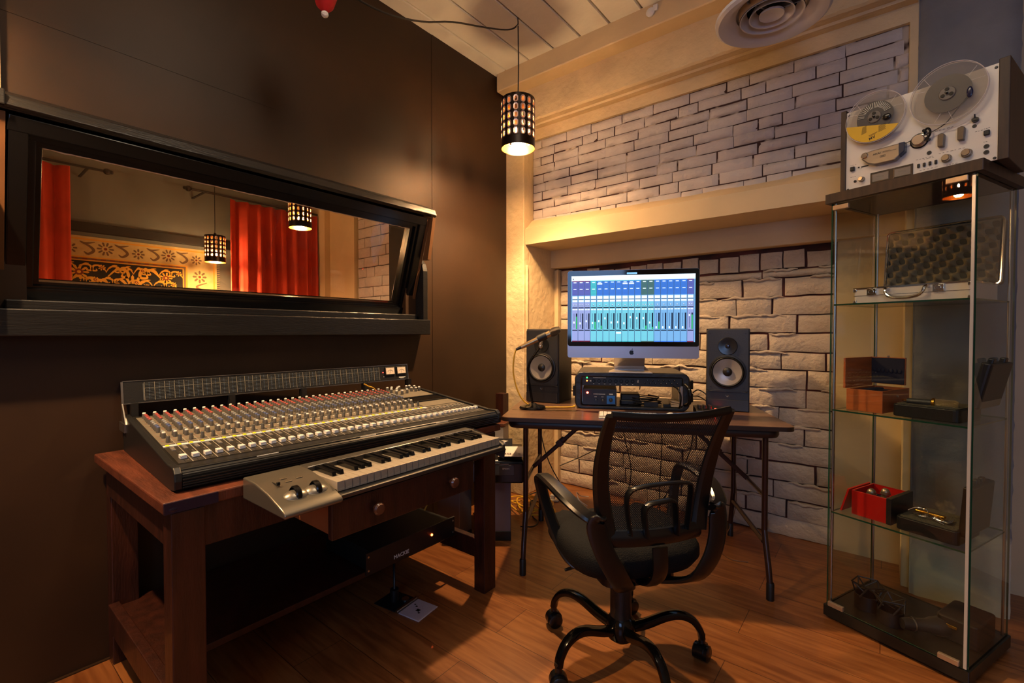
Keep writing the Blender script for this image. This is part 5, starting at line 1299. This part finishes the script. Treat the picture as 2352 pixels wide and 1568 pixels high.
def reel(cx, cz, rr_, rt, tm, label=None):
    b = MB()
    for y in (-.030, -.018): b.lathe([(.018,0),(rr_,0),(rr_,.0012),(.018,.0012)], (cx,y,cz), 'y', 56)
    r = b.build('reel', clearm, dk)
    b = MB()
    for y in (-.0306, -.0176): b.tube([(cx+rr_*math.cos(2*PI*k/56), y, cz+rr_*math.sin(2*PI*k/56)) for k in range(56)], .0011, n=6, closed=True, smooth=1)
    for a in (25, 145, 265):
        for da in (-9, 9): b.tube([(cx+(rt+.003)*math.cos(R(a+da)),-.0312,cz+(rt+.003)*math.sin(R(a+da))),(cx+(rr_-.006)*math.cos(R(a+da*1.6)),-.0312,cz+(rr_-.006)*math.sin(R(a+da*1.6)))], .0006, n=4, smooth=1)
    b.build('reel_rim', mat('reel_rim', S(206,196,190), .25), r)
    b = MB(); b.lathe([(.018,0),(rt,0),(rt,.0075),(.018,.0075)], (cx,-.0275,cz), 'y', 48); b.build('tape_pack', tm, r)
    b = MB(); b.lathe([(.0,-.002),(.020,-.002),(.022,.0),(.022,.012)], (cx,-.031,cz), 'y', 30, 0)
    for a in (90, 210, 330): b.lathe([(.0058,0),(.0058,-.0012),(0,-.0012)], (cx+.0125*math.cos(R(a)),-.0335,cz+.0125*math.sin(R(a))), 'y', 14, 1)
    b.lathe([(.004,0),(.004,-.008),(0,-.009)], (cx,-.033,cz), 'y', 12, 1); b.build('hub', [mat('smoky_hub', S(104,94,84), .3), blackpl2], r)
    b = MB(); b.cyl((cx,-.018,cz), .014, .018, 'y', 16); b.build('spindle', steel, r)
    return r
rL = reel(.134, .250, .0905, .056, tapem2)
b = MB()
for k in range(22):
    a = R(18+k*7.2); b.tube([(.134+.032*math.cos(a),-.0318,.250+.032*math.sin(a)),(.134+.052*math.cos(a),-.0318,.250+.052*math.sin(a))], .0007, n=4, smooth=1)
b.build('reel_vents', steel, rL)
b = MB(); P = [(.134+.0885*math.cos(R(a)), .250+.0885*math.sin(R(a))) for a in range(186, 333, 7)]; b.prism(P, -.0326, -.0318, ax='y'); lab = b.build('yellow_label', mat('yellow_label', S(226,180,34), .5), rL, smooth=False)
ink = mat('label_ink', S(60,40,20), .6)
b = MB()
for q in range(9): b.box(.098-(q*.0005), .112-.001*(q % 3), -.0331, -.0326, .222-q*.0034, .2232-q*.0034, rot=(0,R(-14),0)) if q < 8 else None; b.box(.148, .170-.002*(q % 2), -.0331, -.0326, .212-q*.0034, .2132-q*.0034, rot=(0,R(-14),0)) if q < 7 else None
b.box(.118,.145,-.0331,-.0326,.187,.1885,rot=(0,R(-14),0)); b.box(.120,.140,-.0331,-.0326,.183,.1842,rot=(0,R(-14),0))
b.build('label_print', ink, lab, smooth=False)
text('label_logo', 'AM', .014, ink, lab, (.1375, -.0327, .1815), (PI/2, R(166), 0), bold=True)
rR = reel(.336, .252, .0985, .060, tapem)
b = MB(); b.sphere((.392,-.034,.232), 1, 14, 8, sc=(.008,.003,.018)); b.build('tape_clip', mat('navy_clip', S(24,26,60), .2), rR)
b = MB(); b.sphere((.172,-.034,.236), 1, 14, 8, sc=(.013,.003,.011)); b.build('tape_clip', blackpl2, rL)
# tape path
b = MB(); b.tube([(.395,-.028,.235),(.36,-.026,.19),(.33,-.022,.155),(.29,-.018,.140),(.262,-.014,.140)], 1, n=4, flat=(.0012,.006), up=(0,0,1)); b.tube([(.245,-.014,.135),(.225,-.014,.128),(.20,-.02,.130)], 1, n=4, flat=(.0012,.006), up=(0,0,1)); b.build('tape', mat('brown_tape', S(30,22,20), .3), dk)
# head cover
b = MB(); P = [(.092,.108),(.100,.126),(.118,.130),(.205,.131),(.222,.131),(.222,.100),(.196,.074),(.135,.074),(.112,.086)]
b.prism(P, -.026, .0, ax='y'); hc = b.build('head_cover', mat('head_cover', S(150,140,126), .3, .7), dk, smooth=False, bevel=.004)
b = MB(); b.prism([(.206,.1312),(.2235,.1312),(.2235,.0985),(.206,.084)], -.027, .001, ax='y'); b.build('cover_end', mat('dark_blue_plastic', S(30,44,72), .25), hc, smooth=False, bevel=.002)
b = MB(); b.lathe([(.0115,.0),(.0115,-.016),(.009,-.019),(0,-.019)], (.104,-.012,.117), 'y', 24); b.build('head_knob', chrome, hc)
text('maker_name', 'AKAI', .0085, blackpl, hc, (.130, -.0262, .110), bold=True, sx=1.25)
b = MB(); b.box(.160,.200,-.0266,-.0258,.1115,.1125); b.box(.160,.182,-.0266,-.0258,.1145,.1155); b.box(.152,.168,-.0266,-.0258,.102,.1028); b.box(.152,.168,-.0266,-.0258,.096,.0968); b.box(.152,.1528,-.0266,-.0258,.096,.1028); b.box(.1672,.168,-.0266,-.0258,.096,.1028); b.box(.155,.165,-.0266,-.0258,.0985,.1005); b.build('cover_print', blackpl, hc, smooth=False)
# capstan, arm
b = MB(); b.lathe([(.0225,0),(.0225,-.004),(.018,-.005),(.018,-.018),(.016,-.020),(0,-.020)], (.258,0,.127), 'y', 32); b.build('capstan_cap', mat('spun_metal', S(210,200,186), .2, .9), dk)
b = MB(); b.tube([(.274,-.016,.152),(.283,-.016,.158),(.290,-.016,.150),(.290,-.016,.135),(.282,-.014,.124)], .0035, n=8); b.cyl((.274,-.02,.153), .005, .02, 'y', 12); b.cyl((.283,-.018,.123), .006, .018, 'y', 12); b.lathe([(.026,0),(.026,-.002),(.022,-.003)], (.258,0,.127), 'y', 30); b.build('tension_arm', mat('arm_black', S(24,24,26), .25, .6), dk)
# levers, knobs, buttons
lv = mat('bronze_lever', S(110,98,84), .3, .7)
for (x, z) in ((.318,.106),(.368,.112)):
    b = MB(); b.prism([(x-.008,z-.021),(x+.008,z-.023),(x+.010,z+.018),(x+.002,z+.023),(x-.008,z+.020)], -.018, .0, ax='y'); b.build('lever', [lv], dk, smooth=False, bevel=.002)
for (x, z, r_) in ((.331,.043,.0115),(.381,.045,.012),(.088,.038,.0085)):
    b = MB(); b.lathe([(r_*1.25,0),(r_*1.15,-.004),(r_,-.005),(r_*.95,-.018),(r_*.8,-.020),(0,-.020)], (x,0,z), 'y', 24); b.build('dial', mat('satin_knob', S(190,178,160), .22, .9), dk)
for k in range(4): b = MB(); x = .257+.0155*k; b.box(x-.0035, x+.0035, -.006, 0, .033, .046); b.build('button', blackpl, dk, bevel=.0015)
for (x, z) in ((.428,.095),(.058,.085)): b = MB(); b.box(x-.007,x+.007,-.010,0,z-.008,z+.008); b.build('switch', blackpl, dk, bevel=.002)
b = MB()
for (x, z, r_) in ((.427,.053,.0062),(.427,.034,.0062),(.285,.077,.006),(.398,.128,.005),(.066,.036,.0045)): b.ring((x,-.002,z), r_*.6, r_*1.1, .002, 'y', 18, 0); b.cyl((x,-.0012,z), r_*.62, .0012, 'y', 14, 1)
b.build('jacks', [darkgrey, blackpl], dk)
b = MB(); b.cyl((.401,-.012,.146), .008, .012, 'y', 14); b.box(.393,.409,-.014,-.002,.142,.150); b.tube([(.401,-.012,.148),(.401,-.016,.162)], .002, n=6, smooth=1); b.build('tape_size_switch', blackpl, dk)
for (x0, x1) in ((.119,.174),(.186,.238)):
    b = MB(); b.box(x0, x1, -.003, .0, .015, .050); o = b.build('level_meter', mat('meter_frame', S(60,54,48), .3, .5), dk, smooth=False, bevel=.001)
    b = MB(); b.box(x0+.003, x1-.003, -.0034, -.0028, .019, .046); b.build('meter_face', mat('meter_grey', S(120,114,108), .3), o, smooth=False)
    b = MB(); b.box((x0+x1)/2-.012,(x0+x1)/2+.012,-.0038,-.0034,.034,.0345,rot=(0,R(12),0)); b.build('meter_needle', blackpl, o, smooth=False)
b = MB(); b.box(.115,.242,-.0022,.0,.011,.0535); b.build('meter_bezel', mat('bezel_dark', S(52,46,40), .35, .5), dk, smooth=False, bevel=.001)
b = MB(); rd = random.Random(8)
for (x, z, n_, w_) in ((.05,.100,4,.02),(.08,.080,2,.008),(.05,.055,3,.02),(.25,.062,6,.05),(.26,.022,5,.05),(.31,.065,7,.07),(.40,.108,3,.02),(.42,.110,3,.016),(.30,.145,5,.05),(.27,.058,4,.03),(.33,.020,4,.03),(.42,.068,2,.01)):
    for k in range(n_): ww = w_/n_*rd.uniform(.4,.8); x_ = x+k*w_/n_; b.box(x_, x_+ww, -.0004, .0002, z, z+.0011)
b.box(.085,.108,-.0006,.0,.083,.088); b.box(.074,.080,-.0006,.0,.084,.089)
b.build('panel_print', mat('panel_ink', S(40,34,30), .6), dk, smooth=False)
